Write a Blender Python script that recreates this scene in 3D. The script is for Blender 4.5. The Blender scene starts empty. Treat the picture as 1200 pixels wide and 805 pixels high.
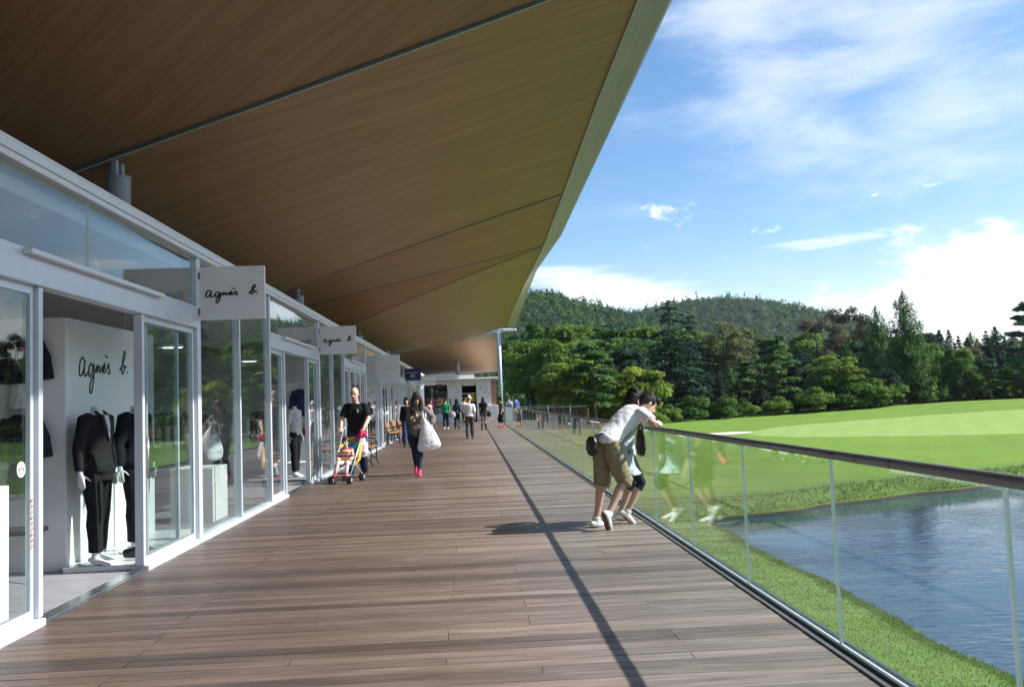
import bpy, math, random
import numpy as np
from mathutils import Vector, Matrix, Quaternion
random.seed(7); RNG = np.random.default_rng(7)
R_ = math.radians
scene = bpy.context.scene
COL = scene.collection

# ---------------------------------------------------------------- object helpers
def link(o): COL.objects.link(o); return o
def tag(o, label=None, cat=None, group=None, kind=None):
    if label: o['label'] = label
    if cat: o['category'] = cat
    if group: o['group'] = group
    if kind: o['kind'] = kind
    return o
def empty(name, loc=(0, 0, 0), rz=0.0):
    o = bpy.data.objects.new(name, None); link(o)
    o.location = loc; o.rotation_euler = (0, 0, rz); o.empty_display_size = .2
    return o
def thing(name, label, cat, loc=(0, 0, 0), rz=0.0, group=None):
    return tag(empty(name, loc, rz), label, cat, group)
def kids(o): return [c for c in bpy.data.objects if c.parent == o]
CH = {}
def copy_tree(o, loc=None, rz=None, scale=None, parent=None):
    c = o.copy(); link(c)
    if parent is not None: c.parent = parent
    if loc is not None: c.location = loc
    if rz is not None: c.rotation_euler = (0, 0, rz)
    if scale is not None: c.scale = scale
    for ch in CH.get(o.name, []):
        d = copy_tree(ch, parent=c)
        CH.setdefault(c.name, []).append(d)
    return c
def link_mesh(name, me, parent=None, loc=None):
    o = bpy.data.objects.new(name, me); link(o)
    if parent is not None:
        o.parent = parent; CH.setdefault(parent.name, []).append(o)
    if loc is not None: o.location = loc
    return o
def as_list(m): return list(m) if isinstance(m, (list, tuple)) else [m]

class MB:
    def __init__(s): s.v = []; s.f = []; s.m = []; s.off = Vector((0, 0, 0))
    def add(s, verts, faces, m=0):
        b = len(s.v)
        s.v += [tuple(v) for v in verts]
        s.f += [tuple(i + b for i in f) for f in faces]
        s.m += [m] * len(faces)
        return s
    def box(s, c, size, m=0, rz=0.0, rot=None, bev=0.0):
        hx, hy, hz = size[0] / 2, size[1] / 2, size[2] / 2
        M = rot if rot is not None else Matrix.Rotation(rz, 3, 'Z')
        c = Vector(c)
        if bev > 0:
            b = min(bev, hx * .45, hy * .45, hz * .45)
            vs = []; idx = {}
            for sx in (-1, 1):
                for sy in (-1, 1):
                    for sz in (-1, 1):
                        for ax in range(3):
                            p = [sx * hx, sy * hy, sz * hz]
                            for k in range(3):
                                if k != ax: p[k] -= (sx, sy, sz)[k] * b
                            idx[(sx, sy, sz, ax)] = len(vs); vs.append(c + M @ Vector(p))
            fs = []
            for ax in range(3):
                o1, o2 = [(1, 2), (2, 0), (0, 1)][ax]
                for sg in (-1, 1):
                    q = []
                    for a, d in ((-1, -1), (1, -1), (1, 1), (-1, 1)):
                        k = [0, 0, 0]; k[ax] = sg; k[o1] = a; k[o2] = d
                        q.append(idx[(k[0], k[1], k[2], ax)])
                    fs.append(q if sg > 0 else q[::-1])
            for ax in range(3):
                o1, o2 = [(1, 2), (2, 0), (0, 1)][ax]
                for a in (-1, 1):
                    for d in (-1, 1):
                        k0 = [0, 0, 0]; k1 = [0, 0, 0]
                        k0[ax] = -1; k1[ax] = 1
                        for k in (k0, k1): k[o1] = a; k[o2] = d
                        q = [idx[(*k0, o1)], idx[(*k1, o1)], idx[(*k1, o2)], idx[(*k0, o2)]]
                        fs.append(q if a * d > 0 else q[::-1])
            for sx in (-1, 1):
                for sy in (-1, 1):
                    for sz in (-1, 1):
                        q = [idx[(sx, sy, sz, a)] for a in range(3)]
                        fs.append(q if sx * sy * sz > 0 else q[::-1])
            return s.add(vs, fs, m)
        vs = [c + M @ Vector((x, y, z)) for x in (-hx, hx) for y in (-hy, hy) for z in (-hz, hz)]
        fs = [(0, 1, 3, 2), (4, 6, 7, 5), (0, 4, 5, 1), (2, 3, 7, 6), (0, 2, 6, 4), (1, 5, 7, 3)]
        return s.add(vs, fs, m)
    def bb(s, x0, x1, y0, y1, z0, z1, m=0, bev=0.0):
        return s.box(((x0 + x1) / 2, (y0 + y1) / 2, (z0 + z1) / 2), (abs(x1 - x0), abs(y1 - y0), abs(z1 - z0)), m, bev=bev)
    def tube(s, pts, rad, n=10, m=0, side=None, cap=True, dome=False):
        """loft along pts; rad = r or (a,b) per point; side = direction of the a-axis"""
        pts = [Vector(p) for p in pts]; k = len(pts)
        rr = rad if isinstance(rad, (list, tuple)) and len(rad) == k and not (k == 2 and isinstance(rad[0], (int, float)) and False) else [rad] * k
        rr = [(r, r) if isinstance(r, (int, float)) else tuple(r) for r in rr]
        if dome:
            d0 = (pts[0] - pts[1]).normalized(); d1 = (pts[-1] - pts[-2]).normalized()
            def ext(p, d, r):
                mr = min(r)
                return [(p + d * mr * .5, (r[0] * .85, r[1] * .85)), (p + d * mr * .85, (r[0] * .5, r[1] * .5))]
            e0 = ext(pts[0], d0, rr[0])[::-1]; e1 = ext(pts[-1], d1, rr[-1])
            pts = [p for p, _ in e0] + pts + [p for p, _ in e1]
            rr = [r for _, r in e0] + rr + [r for _, r in e1]; k = len(pts)
        vs = []; prev = None
        for i in range(k):
            t = (pts[min(i + 1, k - 1)] - pts[max(i - 1, 0)])
            t = t.normalized() if t.length > 1e-9 else Vector((0, 0, 1))
            sd = Vector(side) if side is not None else prev
            if sd is None:
                sd = Vector((1, 0, 0)) if abs(t.x) < .8 else Vector((0, 1, 0))
            a = sd - t * sd.dot(t)
            if a.length < 1e-5: a = t.orthogonal()
            a.normalize(); b = t.cross(a); prev = a
            for j in range(n):
                th = 2 * math.pi * j / n
                vs.append(pts[i] + a * (rr[i][0] * math.cos(th)) + b * (rr[i][1] * math.sin(th)))
        fs = []
        for i in range(k - 1):
            for j in range(n):
                j2 = (j + 1) % n
                fs.append((i * n + j, i * n + j2, (i + 1) * n + j2, (i + 1) * n + j))
        if cap:
            fs.append(tuple(range(n))[::-1]); fs.append(tuple((k - 1) * n + j for j in range(n)))
        return s.add(vs, fs, m)
    def ball(s, c, r, m=0, nu=12, nv=8, rot=None):
        r = (r, r, r) if isinstance(r, (int, float)) else r
        c = Vector(c); vs = []; fs = []
        for i in range(nv + 1):
            ph = math.pi * i / nv
            for j in range(nu):
                th = 2 * math.pi * j / nu
                p = Vector((r[0] * math.sin(ph) * math.cos(th), r[1] * math.sin(ph) * math.sin(th), r[2] * math.cos(ph)))
                vs.append(c + (rot @ p if rot is not None else p))
        for i in range(nv):
            for j in range(nu):
                j2 = (j + 1) % nu
                a, b, cc, d = i * nu + j, (i + 1) * nu + j, (i + 1) * nu + j2, i * nu + j2
                if i == 0: fs.append((a, b, cc))
                elif i == nv - 1: fs.append((a, b, d))
                else: fs.append((a, b, cc, d))
        return s.add(vs, fs, m)
    def grid(s, P, m=0, flip=False):
        """P[i][j] points"""
        ni, nj = len(P), len(P[0]); vs = [p for row in P for p in row]; fs = []
        for i in range(ni - 1):
            for j in range(nj - 1):
                q = (i * nj + j, i * nj + j + 1, (i + 1) * nj + j + 1, (i + 1) * nj + j)
                fs.append(q[::-1] if flip else q)
        return s.add(vs, fs, m)
    def prism(s, poly, z0, z1, m=0):
        n = len(poly)
        vs = [(x, y, z0) for x, y in poly] + [(x, y, z1) for x, y in poly]
        fs = [tuple(range(n))[::-1], tuple(range(n, 2 * n))] + [(i, (i + 1) % n, n + (i + 1) % n, n + i) for i in range(n)]
        return s.add(vs, fs, m)
    def mesh(s, name, mats, smooth=False, origin=(0, 0, 0)):
        me = bpy.data.meshes.new(name)
        o = origin
        me.from_pydata([(v[0] - o[0], v[1] - o[1], v[2] - o[2]) for v in s.v], [], s.f)
        for mt in as_list(mats): me.materials.append(mt)
        if any(s.m): me.polygons.foreach_set('material_index', s.m)
        if smooth: me.polygons.foreach_set('use_smooth', [True] * len(me.polygons))
        me.update()
        return me
    def build(s, name, mats, parent=None, smooth=False, world=False, loc=None):
        org = (0, 0, 0)
        if world and parent is not None:
            org = Vector(parent.location)
            if parent.parent is not None: org = org + Vector(parent.parent.location)
        return link_mesh(name, s.mesh(name, mats, smooth, org), parent, loc)

def quad_mesh(name, V, mats, matidx=None, attr=None, smooth=False, tri=False):
    """V: (n,4,3) quads or (n,3,3) triangles -> mesh, quickly"""
    n, k, _ = V.shape
    me = bpy.data.meshes.new(name)
    me.vertices.add(n * k); me.vertices.foreach_set('co', V.reshape(-1).astype(np.float32))
    me.loops.add(n * k); me.loops.foreach_set('vertex_index', np.arange(n * k, dtype=np.int32))
    me.polygons.add(n); me.polygons.foreach_set('loop_start', np.arange(0, n * k, k, dtype=np.int32))
    for mt in as_list(mats): me.materials.append(mt)
    if matidx is not None: me.polygons.foreach_set('material_index', matidx.astype(np.int32))
    if attr is not None:
        a = me.attributes.new('tint', 'FLOAT', 'FACE'); a.data.foreach_set('value', attr.astype(np.float32))
    me.update(calc_edges=True); me.validate()
    return me

# ---------------------------------------------------------------- materials
def mat_new(name):
    m = bpy.data.materials.new(name); m.use_nodes = True
    nt = m.node_tree; nt.nodes.clear()
    out = nt.nodes.new('ShaderNodeOutputMaterial')
    return m, nt, out
def N(nt, t, **kw):
    n = nt.nodes.new(t)
    for k, v in kw.items():
        if k in ('operation', 'data_type', 'blend_type', 'noise_dimensions', 'feature', 'distance', 'wave_type', 'bands_direction', 'attribute_name', 'clamp', 'use_clamp', 'vector_type', 'sky_type', 'interpolation_type', 'normalize'):
            setattr(n, k, v)
        else:
            n.inputs[k].default_value = v
    return n
def L(nt, a, b): nt.links.new(a, b)
def rgba(c): return (c[0], c[1], c[2], 1.0)
def ramp(nt, fac, stops):
    r = nt.nodes.new('ShaderNodeValToRGB'); e = r.color_ramp.elements
    while len(e) < len(stops): e.new(.5)
    for el, (p, c) in zip(e, stops): el.position = p; el.color = rgba(c) if len(c) == 3 else c
    L(nt, fac, r.inputs['Fac']); return r
def mixc(nt, f, a, b, mode='MIX'):
    n = nt.nodes.new('ShaderNodeMix'); n.data_type = 'RGBA'; n.blend_type = mode
    for sock, val in ((n.inputs['Factor'], f), (n.inputs[6], a), (n.inputs[7], b)):
        if hasattr(val, 'links') or hasattr(val, 'is_linked'): L(nt, val, sock)
        elif isinstance(val, (int, float)): sock.default_value = val
        else: sock.default_value = rgba(val)
    return n.outputs[2]
def math_(nt, op, a, b=None, c=None):
    n = nt.nodes.new('ShaderNodeMath'); n.operation = op
    for i, v in enumerate((a, b, c)):
        if v is None: continue
        if isinstance(v, (int, float)): n.inputs[i].default_value = v
        else: L(nt, v, n.inputs[i])
    return n.outputs[0]
MATS = {}
def plain(name, c, rough=.6, metal=0.0, var=.12, scale=6.0, bump=0.0, bscale=60.0, spec=.5, coat=0.0, tr=None):
    """principled with slow tonal variation and fine bump, in object space"""
    if name in MATS: return MATS[name]
    m, nt, out = mat_new(name)
    p = nt.nodes.new('ShaderNodeBsdfPrincipled')
    p.inputs['Roughness'].default_value = rough; p.inputs['Metallic'].default_value = metal
    p.inputs['Specular IOR Level'].default_value = spec
    if coat: p.inputs['Coat Weight'].default_value = coat
    tc = nt.nodes.new('ShaderNodeTexCoord')
    no = N(nt, 'ShaderNodeTexNoise', Scale=scale, Detail=5.0, Roughness=.6); L(nt, tc.outputs['Object'], no.inputs['Vector'])
    lo = tuple(max(0, x * (1 - var)) for x in c); hi = tuple(min(1, x * (1 + var)) for x in c)
    r = ramp(nt, no.outputs['Fac'], [(.3, lo), (.7, hi)])
    L(nt, r.outputs['Color'], p.inputs['Base Color'])
    rr = N(nt, 'ShaderNodeMapRange'); rr.inputs['To Min'].default_value = max(.02, rough - .08); rr.inputs['To Max'].default_value = min(1, rough + .1)
    L(nt, no.outputs['Fac'], rr.inputs['Value']); L(nt, rr.outputs[0], p.inputs['Roughness'])
    if bump:
        nb = N(nt, 'ShaderNodeTexNoise', Scale=bscale, Detail=4.0); L(nt, tc.outputs['Object'], nb.inputs['Vector'])
        b = N(nt, 'ShaderNodeBump', Strength=bump, Distance=.01); L(nt, nb.outputs['Fac'], b.inputs['Height'])
        L(nt, b.outputs['Normal'], p.inputs['Normal'])
    L(nt, p.outputs[0], out.inputs['Surface'])
    MATS[name] = m; return m
def glass_mat(name, tint, r0, extra=0.0):
    """clear sheet: see-through plus mirror by angle (Schlick), both faces alike"""
    m, nt, out = mat_new(name)
    g = nt.nodes.new('ShaderNodeNewGeometry')
    d = N(nt, 'ShaderNodeVectorMath', operation='DOT_PRODUCT'); L(nt, g.outputs['Normal'], d.inputs[0]); L(nt, g.outputs['Incoming'], d.inputs[1])
    c = math_(nt, 'ABSOLUTE', d.outputs['Value'])
    o = math_(nt, 'SUBTRACT', 1.0, c); o5 = math_(nt, 'POWER', o, 5.0)
    f = math_(nt, 'MULTIPLY_ADD', o5, 1 - r0, r0)
    t = N(nt, 'ShaderNodeBsdfTransparent', Color=rgba(tint)); gl = N(nt, 'ShaderNodeBsdfGlossy', Roughness=0.0)
    gl.inputs['Color'].default_value = (1, 1, 1, 1)
    mx = nt.nodes.new('ShaderNodeMixShader'); L(nt, f, mx.inputs['Fac']); L(nt, t.outputs[0], mx.inputs[1]); L(nt, gl.outputs[0], mx.inputs[2])
    L(nt, mx.outputs[0], out.inputs['Surface']); MATS[name] = m; return m

ALU = plain('aluminium', (.60, .645, .70), .38, .25, .06, 3)
ALU_W = plain('white_aluminium', (.72, .75, .78), .45, .0, .04, 3)
STEEL = plain('brushed_steel', (.45, .46, .47), .25, .95, .08, 8)
STEEL_D = plain('dark_steel', (.16, .16, .165), .3, .8, .12, 8)
COLUMN_M = plain('grey_column_paint', (.27, .31, .35), .5, 0, .05, 3)
WHITE = plain('white_paint', (.80, .80, .79), .55, 0, .02, 2)
WHITE_G = plain('white_gloss', (.82, .82, .82), .25, 0, .02, 2)
SIGN_W = plain('sign_white', (.82, .82, .84), .45, 0, .02, 2)
SIGN_N = plain('sign_navy', (.012, .016, .09), .4, 0, .05, 2)
SIGN_G = plain('sign_grey', (.52, .52, .50), .5, 0, .04, 2)
INK = plain('black_ink', (.012, .012, .014), .5, 0, .1, 3)
INK_L = plain('pale_ink', (.45, .47, .6), .5, 0, .05, 3)
INK_GREY = plain('grey_ink', (.22, .23, .25), .5, 0, .05, 3)
RED = plain('red_ink', (.6, .05, .06), .5, 0, .05, 3)
BLACKM = plain('black_plastic', (.015, .015, .016), .45, 0, .1, 6)
IRON = plain('cast_iron', (.02, .02, .022), .5, .3, .15, 10, .2)
BENCHW = plain('bench_wood', (.36, .17, .06), .5, 0, .25, 14, .2)
CEIL = plain('shop_ceiling_paint', (.42, .41, .39), .8, 0, .04, 2)
TILE = plain('shop_floor_tile', (.30, .30, .33), .45, 0, .10, 5)
INTW = plain('interior_white', (.82, .82, .81), .7, 0, .03, 2)
INTG = plain('interior_beige', (.45, .40, .34), .7, 0, .06, 2)
FASCIA_M = plain('fascia_metal', (.46, .395, .40), .5, .1, .06, 1.2)
FASCIA_L = plain('fascia_line', (.50, .51, .49), .45, .1, .05, 1.2)
SEAM_M = plain('seam_metal', (.10, .125, .14), .45, .3, .08, 3)
ROOFTOP = plain('roof_sheet', (.30, .31, .31), .55, .2, .06, .6)
GLASS = glass_mat('shop_glass', (.90, .945, .94), .050)
GLASS_R = glass_mat('rail_glass', (.935, .98, .96), .05)
GLASS_EDGE = plain('glass_edge', (.70, .84, .82), .25, 0, .05, 4)
CONC = plain('concrete', (.30, .30, .29), .85, 0, .15, 2, .3, 30)
# ---------------------------------------------------------------- camera, light, sky
cam_d = bpy.data.cameras.new('camera'); cam = bpy.data.objects.new('camera', cam_d); link(cam)
def cam_axes(yaw, pitch, roll):
    cy, sy, cp, sp, cr, sr = math.cos(yaw), math.sin(yaw), math.cos(pitch), math.sin(pitch), math.cos(roll), math.sin(roll)
    f = Vector((sy * cp, cy * cp, sp)); r0 = Vector((cy, -sy, 0)); u0 = r0.cross(f)
    return cr * r0 + sr * u0, -sr * r0 + cr * u0, f
_r, _u, _f = cam_axes(.0505, .066, -.037)
cam.matrix_world = Matrix(((_r.x, _u.x, -_f.x, 0), (_r.y, _u.y, -_f.y, 0), (_r.z, _u.z, -_f.z, 1.47), (0, 0, 0, 1)))
cam_d.lens = 30.0; cam_d.sensor_width = 36.0; cam_d.sensor_fit = 'HORIZONTAL'
cam_d.clip_start = .1; cam_d.clip_end = 6000
scene.camera = cam

SUN_EL = R_(41.0); SUN_AZ = R_(92.0)      # azimuth clockwise from +Y
sd = bpy.data.lights.new('sun', 'SUN'); sd.energy = 5.0; sd.angle = R_(.53); sd.color = (1.0, .965, .905)
sun = bpy.data.objects.new('sun', sd); link(sun)
dirv = Vector((math.sin(SUN_AZ) * math.cos(SUN_EL), math.cos(SUN_AZ) * math.cos(SUN_EL), math.sin(SUN_EL)))
sun.rotation_euler = (-dirv).to_track_quat('-Z', 'Y').to_euler()
sun.location = dirv * 50

w = bpy.data.worlds.new('World'); scene.world = w; w.use_nodes = True
nt = w.node_tree; nt.nodes.clear()
wo = nt.nodes.new('ShaderNodeOutputWorld'); bg = N(nt, 'ShaderNodeBackground', Strength=.095)
sky = N(nt, 'ShaderNodeTexSky', sky_type='NISHITA'); sky.sun_disc = False
sky.sun_elevation = SUN_EL; sky.sun_rotation = SUN_AZ; sky.air_density = 1.0; sky.dust_density = .6; sky.ozone_density = 2.0
tc = nt.nodes.new('ShaderNodeTexCoord')
sep = nt.nodes.new('ShaderNodeSeparateXYZ'); L(nt, tc.outputs['Generated'], sep.inputs[0])
az = math_(nt, 'ARCTAN2', sep.outputs['X'], sep.outputs['Y']); el = math_(nt, 'ARCSINE', sep.outputs['Z'])
cv = nt.nodes.new('ShaderNodeCombineXYZ'); L(nt, az, cv.inputs['X']); L(nt, el, cv.inputs['Y'])
def blob(a0, e0, ra, re, tilt=0.0):
    """soft elliptical region of sky round azimuth a0, elevation e0 (degrees)"""
    da = math_(nt, 'SUBTRACT', az, R_(a0)); de = math_(nt, 'SUBTRACT', el, R_(e0))
    ct, st = math.cos(R_(tilt)), math.sin(R_(tilt))
    p = math_(nt, 'ADD', math_(nt, 'MULTIPLY', da, ct / R_(ra)), math_(nt, 'MULTIPLY', de, st / R_(ra)))
    q = math_(nt, 'ADD', math_(nt, 'MULTIPLY', da, -st / R_(re)), math_(nt, 'MULTIPLY', de, ct / R_(re)))
    d2 = math_(nt, 'ADD', math_(nt, 'MULTIPLY', p, p), math_(nt, 'MULTIPLY', q, q))
    return math_(nt, 'POWER', 2.718, math_(nt, 'MULTIPLY', d2, -1.0))
def cloud_noise(scale, sx, sy, rot, detail, rough, dist=0.0):
    mp = nt.nodes.new('ShaderNodeMapping'); mp.inputs['Scale'].default_value = (sx, sy, 1); mp.inputs['Rotation'].default_value = (0, 0, R_(rot))
    L(nt, cv.outputs[0], mp.inputs['Vector'])
    n_ = N(nt, 'ShaderNodeTexNoise', Scale=scale, Detail=detail, Roughness=rough, Distortion=dist); L(nt, mp.outputs[0], n_.inputs['Vector'])
    return n_.outputs['Fac']
def addn(*a):
    r = a[0]
    for b in a[1:]: r = math_(nt, 'ADD', r, b)
    return r
def sm(x, lo, hi, top=1.0):
    n_ = N(nt, 'ShaderNodeMapRange', interpolation_type='SMOOTHSTEP'); n_.inputs['From Min'].default_value = lo; n_.inputs['From Max'].default_value = hi; n_.inputs['To Max'].default_value = top
    L(nt, x, n_.inputs['Value']); return n_.outputs[0]
def mul(a, b): return math_(nt, 'MULTIPLY', a, b)
# high thin cirrus, streaked
c1 = cloud_noise(3.6, 1.0, 3.6, -48, 10, .64, .3); c1b = cloud_noise(9, 1, 3.2, -50, 6, .6, .2)
reg1 = addn(blob(27, 27, 9, 14, -35), blob(19, 22, 3.2, 8, 24), blob(16, 30, 9, 4, -20), blob(32, 18, 7, 9, 0))
cir = mul(sm(addn(mul(c1, .75), mul(c1b, .25), mul(reg1, .18)), .50, .92), .50)
haze_b = mul(sm(el, R_(11), R_(0)), .28)
# low cumulus
c2 = cloud_noise(13, 1.0, 2.0, 8, 12, .62, .2)
reg2 = addn(blob(30.5, 6.3, 6.2, 3.8, 0), blob(24.5, 4.6, 5.0, 1.7, 5), blob(37, 6.0, 6, 3.4, 0), blob(45, 5, 9, 4))
cum = sm(addn(mul(addn(c2, -.5), 2.1), mul(reg2, .66)), .36, 1.0)
c3 = cloud_noise(34, 1.0, 1.7, -12, 10, .62, .25)
reg3 = addn(blob(13.6, 11.9, 1.9, .75, -16), mul(blob(30.3, 11.9, 1.2, .35), .8), mul(blob(26.5, 11.8, .5, .25), .8), mul(blob(20, 10.4, 3.0, .5), .5))
cum3 = mul(sm(addn(mul(addn(c3, -.5), 2.6), mul(reg3, .85)), .42, 1.05), .85)
reg4 = addn(blob(8.0, 7.6, 5.5, 1.1, -12), blob(13, 6.2, 6, .9, -6), mul(blob(23, 9.2, 5, .6, 2), .6), blob(-30, 10, 18, 7), blob(70, 14, 20, 8), blob(110, 22, 25, 12))
wis = mul(sm(addn(cloud_noise(7, 1.0, 5.5, -10, 8, .6, .3), mul(reg4, .42)), .58, .95), .65)
cl = math_(nt, 'MAXIMUM', math_(nt, 'MAXIMUM', cum, cum3), math_(nt, 'MAXIMUM', cir, wis))
cl = math_(nt, 'MINIMUM', math_(nt, 'ADD', cl, haze_b), 1.0)
hsv = N(nt, 'ShaderNodeHueSaturation', Saturation=1.22, Value=1.20); L(nt, sky.outputs[0], hsv.inputs['Color'])
SKY_GAIN = 1.0
col = mixc(nt, cl, hsv.outputs[0], (8.8, 9.05, 9.5))
L(nt, col, bg.inputs['Color']); L(nt, bg.outputs[0], wo.inputs['Surface'])

scene.view_settings.view_transform = 'Standard'; scene.view_settings.look = 'None'
scene.view_settings.exposure = .72; scene.view_settings.gamma = 1.0; scene.view_settings.use_curve_mapping = False
scene.render.engine = 'CYCLES'
cy = scene.cycles
cy.use_denoising = True
try: cy.denoiser = 'OPENIMAGEDENOISE'
except Exception: pass
cy.max_bounces = 10; cy.diffuse_bounces = 4; cy.glossy_bounces = 4; cy.transmission_bounces = 4; cy.transparent_max_bounces = 28
cy.caustics_reflective = False; cy.caustics_refractive = False; cy.sample_clamp_indirect = 6.0
# ---------------------------------------------------------------- the ground
def sstep(a, b, x):
    t = np.clip((x - a) / (b - a), 0, 1); return t * t * (3 - 2 * t)
def yb(x): return 25.2 + (x - 7.05) * .44 + .15 * np.sin(x * .55) + .10 * np.sin(x * 1.7 + 1)
def xb(y): return 6.62 + .07 * np.sin(y * .9) + .04 * np.sin(y * 2.3 + 2)
WATER_Z = -2.3
def land(x, y):
    nb = np.minimum(-.95, WATER_Z + .10 + (xb(y) - x) * .29)
    s = np.maximum(y - yb(x), 0.0)
    la = -1.78 + .25 * sstep(0, 18, s) + .35 * sstep(35, 60, s) + 0 * x
    la = la + 1.35 * np.exp(-.5 * (((x - 54) / 17) ** 2 + ((y - 76) / 17) ** 2)) + .25 * np.exp(-.5 * (((x - 22) / 8) ** 2 + ((y - 70) / 8) ** 2))
    la = la + .9 * sstep(16, 6, x) * sstep(28, 60, y)
    t = sstep(20, 29, y) * sstep(0, 1, s + 1.0)
    t = np.maximum(t, sstep(-1.2, .2, y - yb(x)) * sstep(22, 25, y))
    z = nb * (1 - t) + la * t
    # pond
    d = np.minimum(np.minimum(x - xb(y), yb(x) - y), 62 - x)
    lip = -2.75
    z = np.where(d > 0, WATER_Z + .12 - np.minimum(d * 2.2, 1.0), z)
    edge = sstep(-.45, 0.0, d) * (d <= 0)
    z = z * (1 - edge) + (WATER_Z + .12) * edge
    # hills
    g = lambda cx, cy, sx, sy, h: h * np.exp(-.5 * (((x - cx) / sx) ** 2 + ((y - cy) / sy) ** 2))
    hill = g(10, 480, 120, 85, 47) + g(205, 760, 125, 90, 75) + g(-190, 500, 140, 100, 40) + g(430, 900, 170, 120, 40)
    hill = hill * sstep(110, 240, y) + 2.5 * np.sin(x * .021 + 1) * np.sin(y * .018) * sstep(200, 320, y)
    under = sstep(2.6, 1.9, x) * sstep(66, 60, y)
    z = z * (1 - under) + np.minimum(z, -1.2) * under
    return z + hill
xs = np.unique(np.concatenate([np.linspace(-900, -60, 22), np.linspace(-60, 2, 24), np.linspace(2, 9, 44), np.linspace(9, 36, 70), np.linspace(36, 90, 46), np.linspace(90, 320, 60), np.linspace(320, 1400, 24)]))
ys = np.unique(np.concatenate([np.linspace(-300, -10, 16), np.linspace(-10, 5, 16), np.linspace(5, 22, 60), np.linspace(22, 44, 110), np.linspace(44, 100, 60), np.linspace(100, 320, 56), np.linspace(320, 1000, 90), np.linspace(1000, 3200, 20)]))
X, Y = np.meshgrid(xs, ys, indexing='ij'); Z = land(X, Y)
P = np.stack([X, Y, Z], -1).reshape(-1, 3); ny = len(ys); nx = len(xs)
I = (np.arange(nx - 1)[:, None] * ny + np.arange(ny - 1)[None, :]).reshape(-1)
F = np.stack([I, I + ny, I + ny + 1, I + 1], -1)
me = bpy.data.meshes.new('ground')
me.vertices.add(len(P)); me.vertices.foreach_set('co', P.reshape(-1).astype(np.float32))
me.loops.add(F.size); me.loops.foreach_set('vertex_index', F.reshape(-1).astype(np.int32))
me.polygons.add(len(F)); me.polygons.foreach_set('loop_start', np.arange(0, F.size, 4, dtype=np.int32))
me.polygons.foreach_set('use_smooth', [True] * len(F))

m, nt, out = mat_new('ground_grass')
p = nt.nodes.new('ShaderNodeBsdfPrincipled'); p.inputs['Roughness'].default_value = .9; p.inputs['Specular IOR Level'].default_value = .15
geo = nt.nodes.new('ShaderNodeTexCoord'); sp = nt.nodes.new('ShaderNodeSeparateXYZ'); L(nt, geo.outputs['Object'], sp.inputs[0])
def nz(sc, det=4, rough=.6, vec=None):
    n_ = N(nt, 'ShaderNodeTexNoise', Scale=sc, Detail=det, Roughness=rough); L(nt, vec or geo.outputs['Object'], n_.inputs['Vector']); return n_.outputs['Fac']
fine = nz(22, 6, .75); mid = nz(1.1, 4); big = nz(.16, 3)
turf = ramp(nt, math_(nt, 'ADD', math_(nt, 'MULTIPLY', fine, .5), math_(nt, 'MULTIPLY', mid, .5)), [(.3, (.080, .150, .026)), (.52, (.125, .215, .040)), (.72, (.175, .26, .058))])
fair = ramp(nt, math_(nt, 'ADD', math_(nt, 'ADD', math_(nt, 'MULTIPLY', mid, .22), math_(nt, 'MULTIPLY', fine, .28)), math_(nt, 'MULTIPLY', big, .5)), [(.3, (.115, .205, .028)), (.55, (.155, .262, .034)), (.75, (.20, .30, .045))])
green = ramp(nt, mid, [(.3, (.22, .33, .085)), (.7, (.27, .38, .105))])
def ell(cx, cy, rx, ry, wob=.25):
    a = math_(nt, 'DIVIDE', math_(nt, 'SUBTRACT', sp.outputs['X'], cx), rx); b = math_(nt, 'DIVIDE', math_(nt, 'SUBTRACT', sp.outputs['Y'], cy), ry)
    d = math_(nt, 'SQRT', math_(nt, 'ADD', math_(nt, 'MULTIPLY', a, a), math_(nt, 'MULTIPLY', b, b)))
    return math_(nt, 'ADD', d, math_(nt, 'MULTIPLY', math_(nt, 'SUBTRACT', big, .5), wob))
def less(x, e, w_):
    n_ = N(nt, 'ShaderNodeMapRange', interpolation_type='SMOOTHSTEP'); n_.inputs['From Min'].default_value = e + w_; n_.inputs['From Max'].default_value = e - w_; L(nt, x, n_.inputs['Value']); return n_.outputs[0]
far = less(math_(nt, 'SUBTRACT', math_(nt, 'ADD', 27.3, math_(nt, 'MULTIPLY', math_(nt, 'SUBTRACT', sp.outputs['X'], 7.05), .42)), sp.outputs['Y']), 0.0, .8)
mow = N(nt, 'ShaderNodeTexWave', wave_type='BANDS', Scale=.16, Distortion=.6); mwm = nt.nodes.new('ShaderNodeMapping'); mwm.inputs['Rotation'].default_value = (0, 0, R_(28)); L(nt, geo.outputs['Object'], mwm.inputs['Vector']); L(nt, mwm.outputs[0], mow.inputs['Vector'])
stripe = ramp(nt, mow.outputs['Fac'], [(.35, (.975, .98, .97)), (.65, (1.02, 1.015, 1.01))]).outputs[0]
fair_c = mixc(nt, 1.0, fair.outputs[0], stripe, 'MULTIPLY')
c = mixc(nt, far, turf.outputs[0], fair_c)
c = mixc(nt, less(ell(36, 55.5, 17.5, 9.0), 1.0, .015), c, mixc(nt, .8, green.outputs[0], stripe, 'MULTIPLY'))
pat = N(nt, 'ShaderNodeMapRange', interpolation_type='SMOOTHSTEP'); pat.inputs['From Min'].default_value = .50; pat.inputs['From Max'].default_value = .62; L(nt, nz(.9, 5, .7), pat.inputs['Value'])
c = mixc(nt, math_(nt, 'MULTIPLY', less(ell(45, 76, 7, 2.0, 1.2), 1.0, .3), math_(nt, 'MULTIPLY', pat.outputs[0], .75)), c, (.13, .085, .035))
sand = ramp(nt, fine, [(.3, (.62, .57, .48)), (.7, (.74, .69, .60))])
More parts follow.
